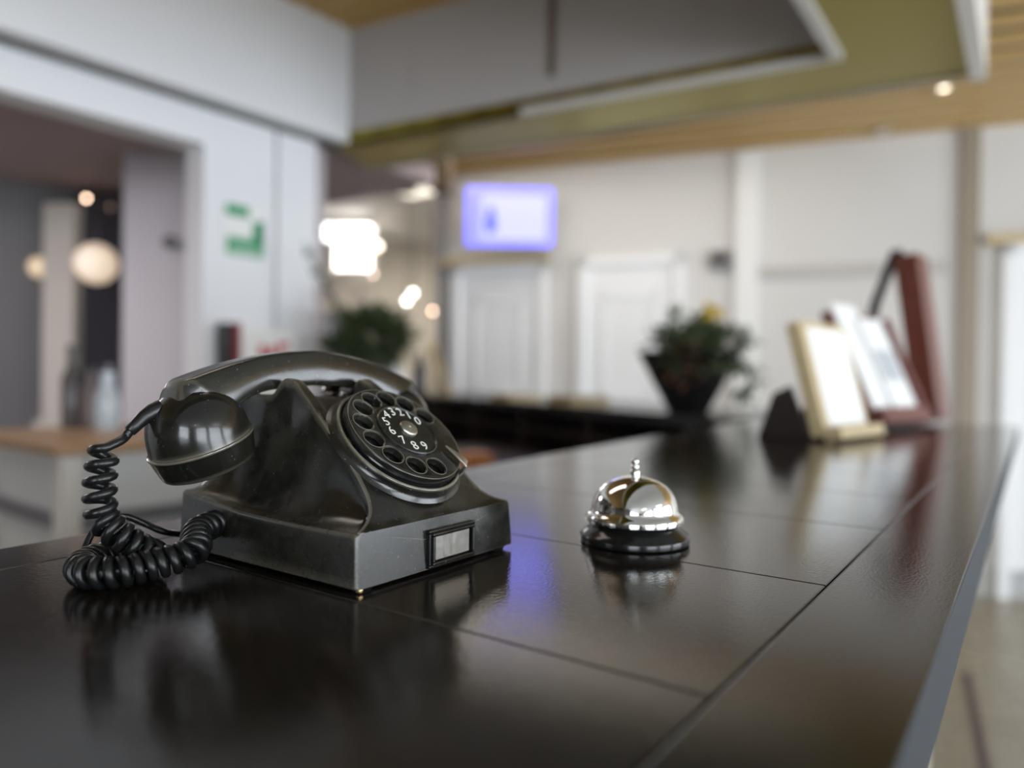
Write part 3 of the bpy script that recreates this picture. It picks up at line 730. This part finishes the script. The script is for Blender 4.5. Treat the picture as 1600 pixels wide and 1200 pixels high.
# lead from the strain relief into the first turn
first = pts[0]; tan0 = (pts[0] - pts[3]).normalized()
lead = catmull([P_b, P_b + (P_b - mid) * .35 + Z(-.0008), (P_b + first) / 2 + tan0 * .0012 + Z(-.0010), first], 10)
allp = lead[:-1] + pts
mb = MB(); mb.tube(allp[::1], RWI, 10)
tpart(mb, 'coiled_cord', M_cord, angle=80)
mb = MB(); mb.tube([Vector((-.4110, .2690, T + .0220)), Vector((-.4110, .2640, T + .0220))], [.0062, .0050], 20); tpart(mb, 'cord_grommet', M_cord, angle=50)
# plain line cable behind the coil
lc = catmull([Vector((-.4485, .300, T + .010)), Vector((-.462, .288, T + .0045)), at(262, 832, .462), at(228, 819, .458), at(196, 807, .452), at(168, 812, .446), at(146, 830, .440), at(130, 862, .433)], 10)
mb = MB(); mb.tube(lc, .0021, 10); tpart(mb, 'line_cable', M_cord, angle=80)

# ------------------------------------------------------------------ desk bell
bc = Vector((-.2287, .4744, T))
bell = thing('desk_bell', 'chrome call bell with a black base on the counter to the right of the telephone', 'bell', bc)
mb = MB(); mb.lathe([(.001, 0), (.0365, 0), (.0382, .0012), (.0385, .0048), (.0378, .0062), (.0350, .0080), (.0315, .0112), (.0295, .0145), (.0285, .0165), (.001, .0168)], None, 96); o = mb.build('bell_base', M_blackpl, bell, angle=40)
mb = MB(); mb.lathe([(.0330, .0146), (.0342, .0150), (.0343, .0172), (.0338, .0192), (.0322, .0206), (.0308, .0218), (.0303, .0240), (.0297, .0275), (.0282, .0320), (.0255, .0362), (.0215, .0400), (.0160, .0434), (.0100, .0455), (.0050, .0464), (.001, .0466)], None, 128)
mb.lathe([(.001, .0462), (.0095, .0449), (.0155, .0428), (.0210, .0394), (.0248, .0357), (.0275, .0316), (.0290, .0272), (.0300, .0216), (.0314, .0200), (.0330, .0188), (.0334, .0170), (.0330, .0146)], None, 96)
mb.build('bell_dome', M_chrome, bell, angle=60)
mb = MB(); mb.lathe([(.0001, .0460), (.0030, .0462), (.0034, .0474), (.0034, .0500), (.0026, .0508), (.0022, .0514), (.0030, .0522), (.0031, .0536), (.0021, .0546), (.0026, .0554), (.0029, .0568), (.0024, .0582), (.0010, .0588), (.0001, .0589)], None, 40); mb.build('plunger', M_chrome, bell, angle=60)

# ------------------------------------------------------------------ stands on the far end of the counter
def lean_board(mb, nb_, fb_, nt_, th, z0=0):
    """slab: near bottom, far bottom, near top points of its front face; thickness to the back"""
    nb_, fb_, nt_ = Vector(nb_), Vector(fb_), Vector(nt_); e1 = fb_ - nb_; e2 = nt_ - nb_; n = e1.cross(e2).normalized() * th
    if n.x > 0: n = -n
    v = [nb_, fb_, fb_ + e2, nt_]; mb.faces(v + [p + n for p in v], [(0, 1, 2, 3), (7, 6, 5, 4), (0, 4, 5, 1), (1, 5, 6, 2), (2, 6, 7, 3), (3, 7, 4, 0)]); return e1, e2, n
def board_thing(name, label, cat, a, b_, c, th, m):
    t = thing(name, label, cat, (a[0], a[1], T)); return t, local(t)
def sub_part(mb, name, m, t, **k):
    o = mb.build(name, m, t, **k); o.matrix_parent_inverse = local(t); return o
# a: pine card stand
t = thing('card_stand', 'pale pine stand holding a white sheet, nearest of the three stands on the counter', 'stand', (-.33, 1.58, T))
A_, B_a, C_ = Vector((-.318, 1.48, T + .012)), Vector((-.276, 1.685, T + .012)), Vector((-.372, 1.48, T + .232))
mb = MB(); e1, e2, n = lean_board(mb, A_, B_a, C_, .030); sub_part(mb, 'backboard', M_pine, t, smooth=False, bevel=.003)
mb = MB(); a = A_ + e1 * .10 + e2 * .08 - n * .08; lean_board(mb, a, a + e1 * .80, a + e2 * .86, .003); sub_part(mb, 'white_card', M_paper, t, smooth=False)
mb = MB(); lean_board(mb, A_ - n * .95 - e2 * .05, B_a - n * .95 - e2 * .05, A_ - n * .95 + e2 * .055, .034); sub_part(mb, 'ledge', M_pine, t, smooth=False, bevel=.002)
mb = MB(); mb.prism([(-.352, .0), (-.455, .0), (-.425, .09), (-.392, .105)], 1.50, 1.52, Matrix(((1, 0, 0, 0), (0, 0, 1, 0), (0, 1, 0, T), (0, 0, 0, 1)))); M_sup = mat('dark_brown_support', (.02, .012, .010), .4); sub_part(mb, 'back_support', M_sup, t, smooth=False, bevel=.002)
mb = MB(); mb.prism([(-.322, .0), (-.42, .0), (-.39, .09), (-.362, .105)], 1.64, 1.66, Matrix(((1, 0, 0, 0), (0, 0, 1, 0), (0, 1, 0, T), (0, 0, 0, 1)))); sub_part(mb, 'back_support', M_sup, t, smooth=False, bevel=.002)
# b: brochure holder
t = thing('brochure_holder', 'red stained wooden holder behind the pine card stand', 'holder', (-.30, 2.04, T))
A_, B_a, C_ = Vector((-.312, 1.92, T + .026)), Vector((-.240, 2.160, T + .026)), Vector((-.418, 1.92, T + .290))
mb = MB(); e1, e2, n = lean_board(mb, A_, B_a, C_, .02); sub_part(mb, 'backboard', M_mahog2, t, smooth=False, bevel=.003)
mb = MB(); a = A_ - n * 1.6 - e2 * .07; lean_board(mb, a, a + e1, a + e2 * .14, .040); sub_part(mb, 'tray', M_mahog2, t, smooth=False, bevel=.003)
mb = MB(); a = A_ + e1 * .93 - n * 1.5; lean_board(mb, a, a + e1 * .07, a + e2 * .93, .032); sub_part(mb, 'side_rail', M_mahog2, t, smooth=False, bevel=.003)
mb = MB(); a = A_ + e1 * .02; M_dk = mat('dark_stand_foot', (.01, .006, .006), .5)
mb.prism([(-.31, 1.93), (-.242, 2.15), (-.33, 2.17), (-.40, 1.95)], T + .0005, T + .018); sub_part(mb, 'foot', M_dk, t, smooth=False)
def brochure(i, s0, s1, h0, h1, dz, label, m2):
    b0 = A_ + e1 * s0 - n * dz + e2 * h0; t2 = thing('brochure', label, 'brochure', (b0.x, b0.y, b0.z), 'brochures in the red wooden holder')
    mb = MB(); lean_board(mb, b0, b0 + e1 * (s1 - s0), b0 + e2 * (h1 - h0), .006); o = mb.build('cover', M_paper, t2, smooth=False); o.matrix_parent_inverse = local(t2)
    if m2:
        mb = MB(); b1 = b0 - n * .02 + e1 * (s1 - s0) * .08 + e2 * .30 * (h1 - h0); lean_board(mb, b1, b1 + e1 * (s1 - s0) * .8, b1 + e2 * .34 * (h1 - h0), .0006); o = mb.build('printed_picture', m2, t2, smooth=False); o.matrix_parent_inverse = local(t2)
brochure(0, .08, .55, .08, 1.06, .35, 'tall white brochure standing at the left in the red holder', None)
brochure(1, .42, .92, .08, .93, .75, 'white brochure with a grey picture at the right front in the red holder', mat('grey_blue_print', (.45, .47, .50), .6))
# c: tall mahogany board with its strut
t = thing('menu_board', 'tall dark red wooden board on an easel strut, farthest of the stands on the counter', 'board', (-.24, 2.35, T))
mb = MB(); A_, B_a, C_ = Vector((-.204, 2.30, T + .012)), Vector((-.190, 2.42, T + .012)), Vector((-.268, 2.30, T + .475)); e1, e2, n = lean_board(mb, A_, B_a, C_, .062); sub_part(mb, 'board', M_mahog, t, smooth=False, bevel=.004)
mb = MB(); mb.tube([Vector((-.325, 2.33, T + .485)), Vector((-.290, 2.33, T + .36)), Vector((-.27, 2.33, T + .30))], .010, 10); mb.tube([Vector((-.325, 2.33, T + .485)), Vector((-.375, 2.33, T + .34)), Vector((-.43, 2.33, T + .016))], .014, 10); mb.tube([Vector((-.325, 2.33, T + .485)), Vector((-.30, 2.33, T + .44))], .016, 10)
sub_part(mb, 'strut', M_dk, t)

# ------------------------------------------------------------------ planting
M_leaf = mat('dark_leaf', (.035, .055, .025), .5, noise=1, nscale=30, col2=(.09, .12, .05))
M_leaf2 = mat('grey_green_leaf', (.11, .16, .08), .5, noise=1, nscale=30, col2=(.18, .22, .13))
M_leaf3 = mat('brown_leaf', (.12, .055, .03), .6)
M_twig = mat('twig', (.06, .045, .03), .7)
def leaf(mb, p, d, l, w_):
    d = d.normalized(); s = d.cross(Vector((random.uniform(-.4, .4), random.uniform(-.4, .4), 1))).normalized(); n = s.cross(d) * l * .12
    mb.faces([p, p + d * l * .35 + s * w_ + n, p + d * l * .75 + s * w_ * .7 + n, p + d * l, p + d * l * .75 - s * w_ * .7 + n, p + d * l * .35 - s * w_ + n, p + d * l * .5 + n * .4], [(0, 1, 6), (1, 2, 6), (2, 3, 6), (3, 4, 6), (4, 5, 6), (5, 0, 6)])
def rnd(): return Vector((random.gauss(0, 1), random.gauss(0, 1), random.gauss(0, 1))).normalized()
def clump(mb, c, rx, rz, n, l, w_):
    for _ in range(n):
        v = rnd(); p = c + Vector((v.x * rx, v.y * rx, v.z * rz)) * random.uniform(.35, 1); leaf(mb, p, (v + rnd() * .6), l * random.uniform(.6, 1.2), w_)
ZB = T - .002
pc = at(1075, 645, 2.62); pc.z = ZB
bw = thing('bowl_planter', 'black tapered bowl on the angled counter filled with mixed greenery', 'planter', pc)
s_ = 2.62 / F
mb = MB(); mb.lathe([(.001, 0), (30 * s_, 0), (33 * s_, .012), (42 * s_, .05), (66 * s_, .155), (78 * s_, .205), (80 * s_, .212), (76 * s_, .210), (60 * s_, .14), (.001, .13)], None, 48); mb.build('bowl', M_black, bw, angle=50)
mb = MB()
clump(mb, Vector((0, 0, .235)), .14, .085, 300, .055, .013)
clump(mb, Vector((0, 0, .20)) - CA * .12 - CR * .02, .10, .06, 150, .05, .013)
clump(mb, Vector((0, 0, .225)) - CA * .06 + CR * .10, .08, .07, 110, .05, .013)
mb.build('foliage', M_leaf, bw, smooth=False)
mb = MB(); clump(mb, Vector((0, 0, .17)) - CA * .15 - CR * .045, .045, .075, 90, .045, .012); mb.build('brown_foliage', M_leaf3, bw, smooth=False)
mb = MB(); clump(mb, at(1055, 505, 2.60) - pc, .03, .06, 50, .035, .009); clump(mb, at(1165, 530, 2.6) - pc, .05, .015, 26, .04, .009)
for k in range(70):
    f_ = k / 70; p = at(1140 + 30 * math.sin(f_ * PI) + random.uniform(-10, 10) + 8 * f_, 560 + 70 * f_ + random.uniform(-8, 8), 2.5) - pc; leaf(mb, p, rnd() + Vector((.4, .2, -.3)), .045, .010)
mb.build('trailing_foliage', M_leaf2, bw, smooth=False)
mb = MB()
for k in range(14):
    p = at(1112 + random.uniform(-14, 14), 478 + k * 2.4, 2.58) - pc; mb.sphere(p, .013, 1, 1, 1.1, 10, 6)
mb.build('yellow_blossom', mat('yellow_petals', (.62, .42, .03), .6), bw)
mb = MB(); mb.tube([Vector((0, 0, .15)), at(1112, 480, 2.58) - pc], .006, 8); mb.build('stem', M_leaf, bw)

fp = at(572, 600, 3.25); fp.z = 0
pl = thing('flower_arrangement', 'bushy dark green arrangement with a tall twig in a black floor vase beyond the handset', 'plant', fp)
mb = MB(); mb.lathe([(.001, 0), (.10, 0), (.105, .02), (.085, .3), (.075, .8), (.09, 1.10), (.105, 1.17), (.095, 1.17), (.001, 1.12)], None, 32); mb.build('vase', M_black, pl, angle=50)
mb = MB(); clump(mb, at(586, 528, 3.2) - fp, .150, .105, 620, .085, .013); clump(mb, at(535, 550, 3.2) - fp, .07, .08, 160, .07, .012); mb.build('foliage', M_leaf, pl, smooth=False)
mb = MB(); mb.tube([at(560, 560, 3.2) - fp, at(535, 490, 3.15) - fp, at(500, 430, 3.12) - fp, at(474, 378, 3.1) - fp], [.008, .007, .006, .003], 8)
for k in range(34):
    f_ = random.random(); p = at(550 - 76 * f_ + random.uniform(-5, 5), 530 - 152 * f_, 3.13) - fp; leaf(mb, p, rnd(), .045, .010)
mb.build('twig', M_leaf, pl)
mb = MB()
for k in range(36):
    p = at(random.uniform(505, 575), random.uniform(435, 500), 3.3 + random.uniform(-.05, .1)) - fp; leaf(mb, p, rnd(), .04, .014)
mb.build('pink_blossom', mat('pink_petals', (.62, .48, .47), .6), pl, smooth=False)
bx_ = at(520, 560, 4.9); bx_.z = ZB
dk = thing('dark_partition', 'dark upright screen beside the white post behind the telephone', 'screen', (bx_.x, bx_.y, 0))
mb = MB(); a = at(488, 500, 4.75); c = at(545, 500, 4.9); mb.prism([(a.x, a.y), (c.x, c.y), (c.x - .02, c.y + .03), (a.x - .02, a.y + .03)], 0, 1.62); o = mb.build('panel', M_darkwood, dk, smooth=False); o.matrix_parent_inverse = local(dk)
mb = MB(); mb.box((a.x * .5 + c.x * .5, a.y * .5 + c.y * .5, .02), (.3, .3, .04)); o = mb.build('foot', M_darkwood, dk, smooth=False); o.matrix_parent_inverse = local(dk)

# small things at the far end of the angled counter
e0 = at(690, 612, 4.3); e0.z = ZB
es = thing('small_easel', 'small wooden easel at the far end of the angled counter', 'easel', e0)
mb = MB(); mb.tube([at(672, 540, 4.3) - e0, Vector((0, 0, .0)) + CR * -.05], .012, 8); mb.tube([at(678, 535, 4.3) - e0, CR * .05], .012, 8); mb.tube([at(676, 535, 4.3) - e0, CA * .10], .012, 8)
mb.build('frame', M_pine, es)
bo = at(655, 612, 4.25); bo.z = ZB
bt = thing('dark_bottle', 'dark bottle standing beside the small easel', 'bottle', bo)
mb = MB(); mb.lathe([(.001, 0), (.035, 0), (.037, .01), (.037, .15), (.028, .19), (.013, .21), (.012, .25), (.001, .25)], None, 24); mb.build('glass', mat('dark_bottle_glass', (.02, .02, .035), .1), bt, angle=50)
wv = at(618, 612, 4.2); wv.z = ZB
vv = thing('white_vase', 'rounded white vase between the greenery and the dark bottle', 'vase', wv)
mb = MB(); mb.lathe([(.001, 0), (.05, 0), (.075, .04), (.08, .09), (.05, .15), (.03, .18), (.035, .20), (.028, .2), (.001, .15)], None, 28); mb.build('body', M_paper, vv, angle=50)
for i, (px0, px1, m_, lb, hh_) in enumerate(((762, 850, M_pine, 'flat pale wooden tray on the angled counter, left of the two', .030), (858, 948, wood('oak', (.50, .40, .22), (.42, .33, .18), .5), 'flat pale wooden tray on the angled counter, right of the two', .04))):
    d0 = (3.7, 3.2)[i]; c = at((px0 + px1) / 2, 625, d0); c.z = ZB; wd_ = (px1 - px0) / F * d0
    t = thing('wooden_tray', lb, 'tray', c, 'wooden trays on the angled counter')
    R = Matrix.Rotation(math.atan2(tbr.y, tbr.x), 4, 'Z')
    mb = MB(); mb.box((0, 0, .006), (wd_ * .8, .18, .012), R); mb.build('tray_floor', m_, t, smooth=False)
    mb = MB()
    for sy in (-.085, .085): mb.box((0, sy, hh_ / 2), (wd_ * .8, .012, hh_), R)
    for sx in (-wd_ * .4, wd_ * .4): mb.box((sx, 0, hh_ / 2), (.012, .18, hh_), R)
    mb.build('tray_rim', m_, t, smooth=False)
# orange folder on the staff shelf, seen beyond the dial
ofd = thing('cardboard_box', 'small orange cardboard box on the low staff desk beyond the dial', 'box', (-1.60, 2.04, .881))
mb = MB(); R = Matrix.Rotation(math.atan2(tbr.y, tbr.x), 4, 'Z'); mb.box((0, 0, .03), (.11, .09, .06), R); mb.build('carton', mat('orange_card', (.45, .16, .04), .6), ofd, smooth=False, bevel=.003)
mb = MB(); mb.box((0, 0, .0625), (.115, .095, .006), R); mb.build('lid', mat('orange_card_lid', (.5, .19, .05), .6), ofd, smooth=False)

# ------------------------------------------------------------------ wall things
wallq = Vector((nb.x, nb.y, 0))
def onwall(name, label, cat, s, z):
    c = Bp(s, 0); return thing(name, label, cat, (c.x, c.y, z))
# television on a wall bracket, screen turned towards the counter
tvc = at(796, 339, 4.95)
tv = thing('television', 'wall mounted television showing a pale blue screen above the white doors', 'television', tvc)
fwd = (Vector((0, 0, tvc.z)) - tvc); fwd.z = 0; fwd.normalize(); rgt = Vector((-fwd.y, fwd.x, 0)); 
TM = Matrix((rgt, fwd, Vector((0, 0, 1)))).transposed().to_4x4()
s_ = 4.95 / F; hw1, hh1 = 69 * s_, 46.5 * s_
mb = MB(); mb.box((0, -.02, 0), (2 * hw1, .04, 2 * hh1), TM); mb.build('casing', M_frame, tv, smooth=False, bevel=.006)
M_scr = mat('blue_white_screen', (.1, .1, .15), .3, emit=(.28, .28, 2.2), estr=1)
M_scr2 = mat('pale_screen_area', (.1, .1, .15), .3, emit=(.56, .57, 2.2), estr=1)
M_fig = mat('dark_screen_figure', (.03, .04, .12), .4, emit=(.10, .12, .42), estr=.7)
mb = MB(); mb.box((0, .001, 0), (2 * hw1 - .015, .004, 2 * hh1 - .015), TM); scr = mb.build('screen', M_scr, tv, smooth=False)
sgn_ = 1 if (RM.transposed() @ rgt).x > 0 else -1
mb = MB(); mb.box((.03 * sgn_, .0045, -.005), (.44, .002, .30), TM); mb.build('screen_picture', M_scr2, scr, smooth=False)
mb = MB()
mb.sphere((-.125 * sgn_, .007, .045), .024, 1, .08, 1.1, 14, 8, TM); mb.sphere((-.125 * sgn_, .007, -.045), .038, 1, .06, 2.0, 14, 8, TM); mb.build('screen_figure', M_fig, scr)
mb = MB(); mb.tube([Vector((0, 0, 0)) - fwd * .04, Vector((0, 0, 0)) - fwd * .04 - Vector((nb.x, nb.y, 0)) * .30], .02, 8); mb.box(Vector(-fwd * .11), (.10, .10, .10)); mb.build('wall_bracket', M_black, tv)
# small grey box on the back wall
t = onwall('thermostat', 'small grey thermostat box on the back wall beside the white column', 'thermostat', 1.91, 1.98)
mb = MB(); mb.box((nb.x * .02, nb.y * .02, 0), (.14, .05, .12), None, Matrix.Rotation(math.atan2(tb.y, tb.x), 3, 'Z')); mb.build('case', mat('grey_plastic', (.22, .21, .21), .5), t, smooth=False, bevel=.006)
mb = MB(); mb.box((nb.x * .047, nb.y * .047, .01), (.08, .01, .05), None, Matrix.Rotation(math.atan2(tb.y, tb.x), 3, 'Z')); mb.build('display', M_darkglass, t, smooth=False)
# green first aid style sign on the post
def signL(y0, y1, z0_, z1_, off, m, name, parent, th=.004):
    mb = MB(); wallL(mb, y0, y1, z0_, z1_, off, th); o = mb.build(name, m, parent, smooth=False); o.matrix_parent_inverse = local(parent); return o
cL = Lp(1.88)
sg = thing('safety_sign', 'green and white safety sign on the white post left of the window', 'sign', (cL.x, cL.y, 1.82))
signL(1.785, 1.975, 1.70, 1.925, .006, M_paper, 'sign_plate', sg, .006)
mb = MB(); 
for (a, b_, c, d) in ((1.795, 1.90, 1.875, 1.92), (1.945, 1.972, 1.76, 1.87), (1.80, 1.972, 1.712, 1.785), (1.92, 1.972, 1.785, 1.86)): wallL(mb, a, b_, c, d, .0085, .003)
o = mb.build('green_print', M_green, sg, smooth=False); o.matrix_parent_inverse = local(sg)
mb = MB()
for k in range(2): wallL(mb, 1.815, 1.96, 1.722 + k * .018, 1.728 + k * .018, .0095, .002)
o = mb.build('white_lines', M_paper, sg, smooth=False); o.matrix_parent_inverse = local(sg)
# red and white notice holder low on the post
cL = Lp(1.88)
nh = thing('notice_box', 'white notice box with red print and a dark red side on the white post', 'notice', (cL.x, cL.y, 1.25))
signL(1.78, 2.06, 1.08, 1.40, .12, M_paper, 'box_body', nh, .12)
signL(1.775, 1.795, 1.08, 1.42, .13, mat('dark_red_side', (.22, .01, .015), .4), 'red_side', nh, .14)
signL(1.75, 1.775, 1.08, 1.42, .10, M_black, 'black_edge', nh, .08)
mb = MB()
for a, b_, c, d in ((1.885, 1.915, 1.27, 1.335), (1.885, 1.965, 1.285, 1.305), (1.93, 1.955, 1.27, 1.33), (1.97, 1.99, 1.28, 1.35), (1.98, 2.03, 1.33, 1.35)): wallL(mb, a, b_, c, d, .1215, .002)
o = mb.build('red_print', M_red, nh, smooth=False); o.matrix_parent_inverse = local(nh)
# dark round fitting on the pier
pp = at(265, 378, 3.60); nn = (Vector((0, 0, pp.z)) - pp).normalized()
wf = thing('wall_speaker', 'small dark round fitting on the pier in the side room', 'wall fitting', pp)
mb = MB(); mb.lathe([(.030, -.03), (.034, 0), (.030, .012), (.001, .014)], nn.to_track_quat('Z', 'Y').to_matrix().to_4x4(), 24); mb.build('cover', mat('grey_fitting', (.18, .17, .17), .5), wf)

# ------------------------------------------------------------------ lamps
def glow(name, n, c, s): return mat(n, (.9, .85, .8), .5, emit=c, estr=s)
def downlight(px, py, z, r, c, e, label, m_name):
    p = at(px, py, 1); d = (p - Vector((0, 0, CAMZ))); p = Vector((0, 0, CAMZ)) + d * ((z - CAMZ) / d.z)
    t = thing('downlight', label, 'ceiling light', p)
    mb = MB(); mb.lathe([(r * 1.5, 0), (r * 1.5, .012), (r * 1.05, .012), (r * 1.05, -.0), (r * 1.5, -.0)], Matrix.Translation((0, 0, -.012)), 28); mb.build('trim_ring', M_steel, t, angle=40)
    mb = MB(); mb.lathe([(.0005, .004), (r, .004), (r, .010), (.0005, .010)], Matrix.Translation((0, 0, -.012)), 28); mb.build('lamp_disc', glow('', m_name, c, e), t, smooth=False)
downlight(1475, 135, 2.68, .022, (1, .90, .72), 5, 'small downlight in the slatted ceiling at the right', 'warm_downlight')
downlight(845, 220, 2.68, .018, (1, .80, .55), 2.2, 'faint small downlight in the slatted ceiling above the television', 'dim_downlight')
downlight(1380, 203, 2.68, .030, (.02, .02, .02), 0, 'unlit dark downlight in the slatted ceiling near the right', 'unlit_lamp')
# rectangular ceiling lamps
p = at(650, 297, 4.9)
t = thing('ceiling_lamp', 'flat warm lit ceiling lamp above the flower arrangement', 'ceiling light', p)
mb = MB(); mb.box((0, 0, 0), (.24, .16, .03)); mb.build('housing', M_frame, t, smooth=False, bevel=.004)
mb = MB(); mb.box((0, 0, -.02), (.22, .14, .012)); mb.build('diffuser', glow('', 'warm_diffuser', (1, .92, .74), 1.3), t, smooth=False)
mb = MB(); mb.tube([(0, 0, 0), (0, 0, 2.705 - p.z)], .01, 8); mb.build('stem', M_frame, t)
# dark beams near that lamp
mb = MB()
for a, c in (((585, 268), (640, 262)), ((672, 258), (700, 268))):
    q1 = at(a[0], 270, 4.5); q2 = at(c[0], 270, 4.5); mb.prism([(q1.x, q1.y), (q2.x, q2.y), (q2.x - .06, q2.y + .12), (q1.x - .06, q1.y + .12)], 2.36, 2.70)
struct(mb.build('trim_12', M_slatback, smooth=False))
# bulb lamps, and globes standing in for reflections in the side room glass
def bulb(name, label, px, py, d, r, c, e, zc, group=None, flat=1):
    p = at(px, py, d); t = thing(name, label, 'lamp', p, group)
    mb = MB(); mb.sphere((0, 0, 0), r, 1, 1, flat, 24, 14); mb.build('glass_globe', glow('', 'lit_globe', c, e), t)
    mb = MB(); mb.tube([(0, 0, r * flat * .9), (0, 0, max(.05, zc - p.z))], .004, 6); mb.build('hanging_wire', M_black, t)
bulb('lamp_or_reflection', 'large cream lamp reflection in the dark side room window, made as a globe', 150, 412, 4.15, .112, (1, .74, .50), .5, 2.32)
bulb('lamp_or_reflection', 'yellow lamp reflection half hidden by the pale mullion, made as a globe', 60, 418, 4.385, .060, (1, .66, .25), .42, 2.32)
bulb('lamp_or_reflection', 'tiny peach spot lamp just under the side room ceiling', 135, 310, 4.25, .010, (1, .70, .50), 14, 2.32)
g3 = 'small bulbs in the far room'
for px, py, d, r, c, e, lb in ((590, 385, 6.7, .030, (1, .85, .68), 6, 'warm bulb directly right of the bright window'), (583, 428, 6.7, .012, (1, .70, .60), 9, 'pinkish bulb below the right corner of the bright window'), (645, 458, 6.5, .020, (1, .93, .85), 12, 'upper right white bulb of the touching pair over the greenery'), (636, 470, 6.4, .020, (1, .95, .88), 12, 'lower left white bulb of the touching pair over the greenery'), (676, 486, 6.4, .012, (1, .66, .46), 16, 'peach coloured bulb above the small easel')):
    bulb('light_bulb', lb, px, py, d, r, c, e, 2.7, g3)

# ------------------------------------------------------------------ console under the opening
cc = Vector((-2.012, .86, 0))
cs = thing('console_cabinet', 'low white console with a wooden top and dark rail seen left of the cord', 'cabinet', (cc.x, cc.y, 0))
d1_ = Vector((-.9, .22, 0)).normalized(); d2_ = Vector((.0543, .9985, 0))
d1_ = Vector((-.998, .0543, 0))
def cbox(mb, a0, a1, b0, b1, z0_, z1_):
    P = [cc + d1_ * a + d2_ * b_ for a, b_ in ((a0, b0), (a1, b0), (a1, b1), (a0, b1))]; mb.prism([(p.x, p.y) for p in P], z0_, z1_); return mb
def csp(mb, name, m, **k): return sub_part(mb, name, m, cs, smooth=False, **k)
csp(cbox(MB(), -.02, .62, -.02, 1.15, 1.0, 1.03), 'wooden_top', wood('warm_top', (.42, .26, .13), (.34, .2, .1), .4), bevel=.004)
csp(cbox(MB(), .03, .58, .03, 1.1, .12, 1.0), 'white_panels', mat('white_panel', (.62, .62, .60), .35))
csp(cbox(MB(), .0, .05, .0, .05, 0, 1.0), 'corner_post', M_frame); csp(cbox(MB(), .0, .05, 1.08, 1.13, 0, 1.0), 'corner_post', M_frame); csp(cbox(MB(), .56, .61, .0, .05, 0, 1.0), 'corner_post', M_frame)
csp(cbox(MB(), .01, .6, .01, 1.12, .80, .84), 'dark_rail', mat('grey_rail_dark', (.16, .16, .17), .4))
bb = cc + d1_ * .3 + d2_ * .12
t = thing('glass_carafe', 'pale bluish glass carafe on the console behind the cord', 'carafe', (bb.x, bb.y, 1.03))
p0 = at(168, 600, 2.35); t.location = (p0.x, p0.y, 1.03)
mb = MB(); mb.lathe([(.001, 0), (.035, 0), (.038, .01), (.036, .10), (.02, .15), (.022, .19), (.018, .19), (.001, .1)], None, 24); mb.build('body', mat('pale_blue_glass', (.55, .62, .68), .1), t, angle=50)
mb = MB(); mb.lathe([(.001, .185), (.023, .185), (.023, .205), (.001, .21)], None, 20); mb.build('stopper', M_darkglass, t)
for i, (px, h, m_, lb) in enumerate(((112, .27, mat('brown_grey_bottle', (.10, .09, .09), .2), 'slim dark bottle on the console at the foot of the dark pane'), (143, .20, mat('taupe_bottle', (.22, .18, .18), .3), 'short taupe bottle on the console next to the carafe'))):
    p0 = at(px, 600, 2.4); t = thing('bottle', lb, 'bottle', (p0.x, p0.y, 1.03), 'bottles on the console')
    mb = MB(); mb.lathe([(.001, 0), (.028, 0), (.03, .01), (.03, h * .6), (.014, h * .75), (.013, h * .95), (.001, h * .95)], None, 20); mb.build('body', m_, t, angle=50)
    mb = MB(); mb.lathe([(.001, h * .93), (.015, h * .93), (.015, h), (.001, h)], None, 16); mb.build('cap', M_black, t)
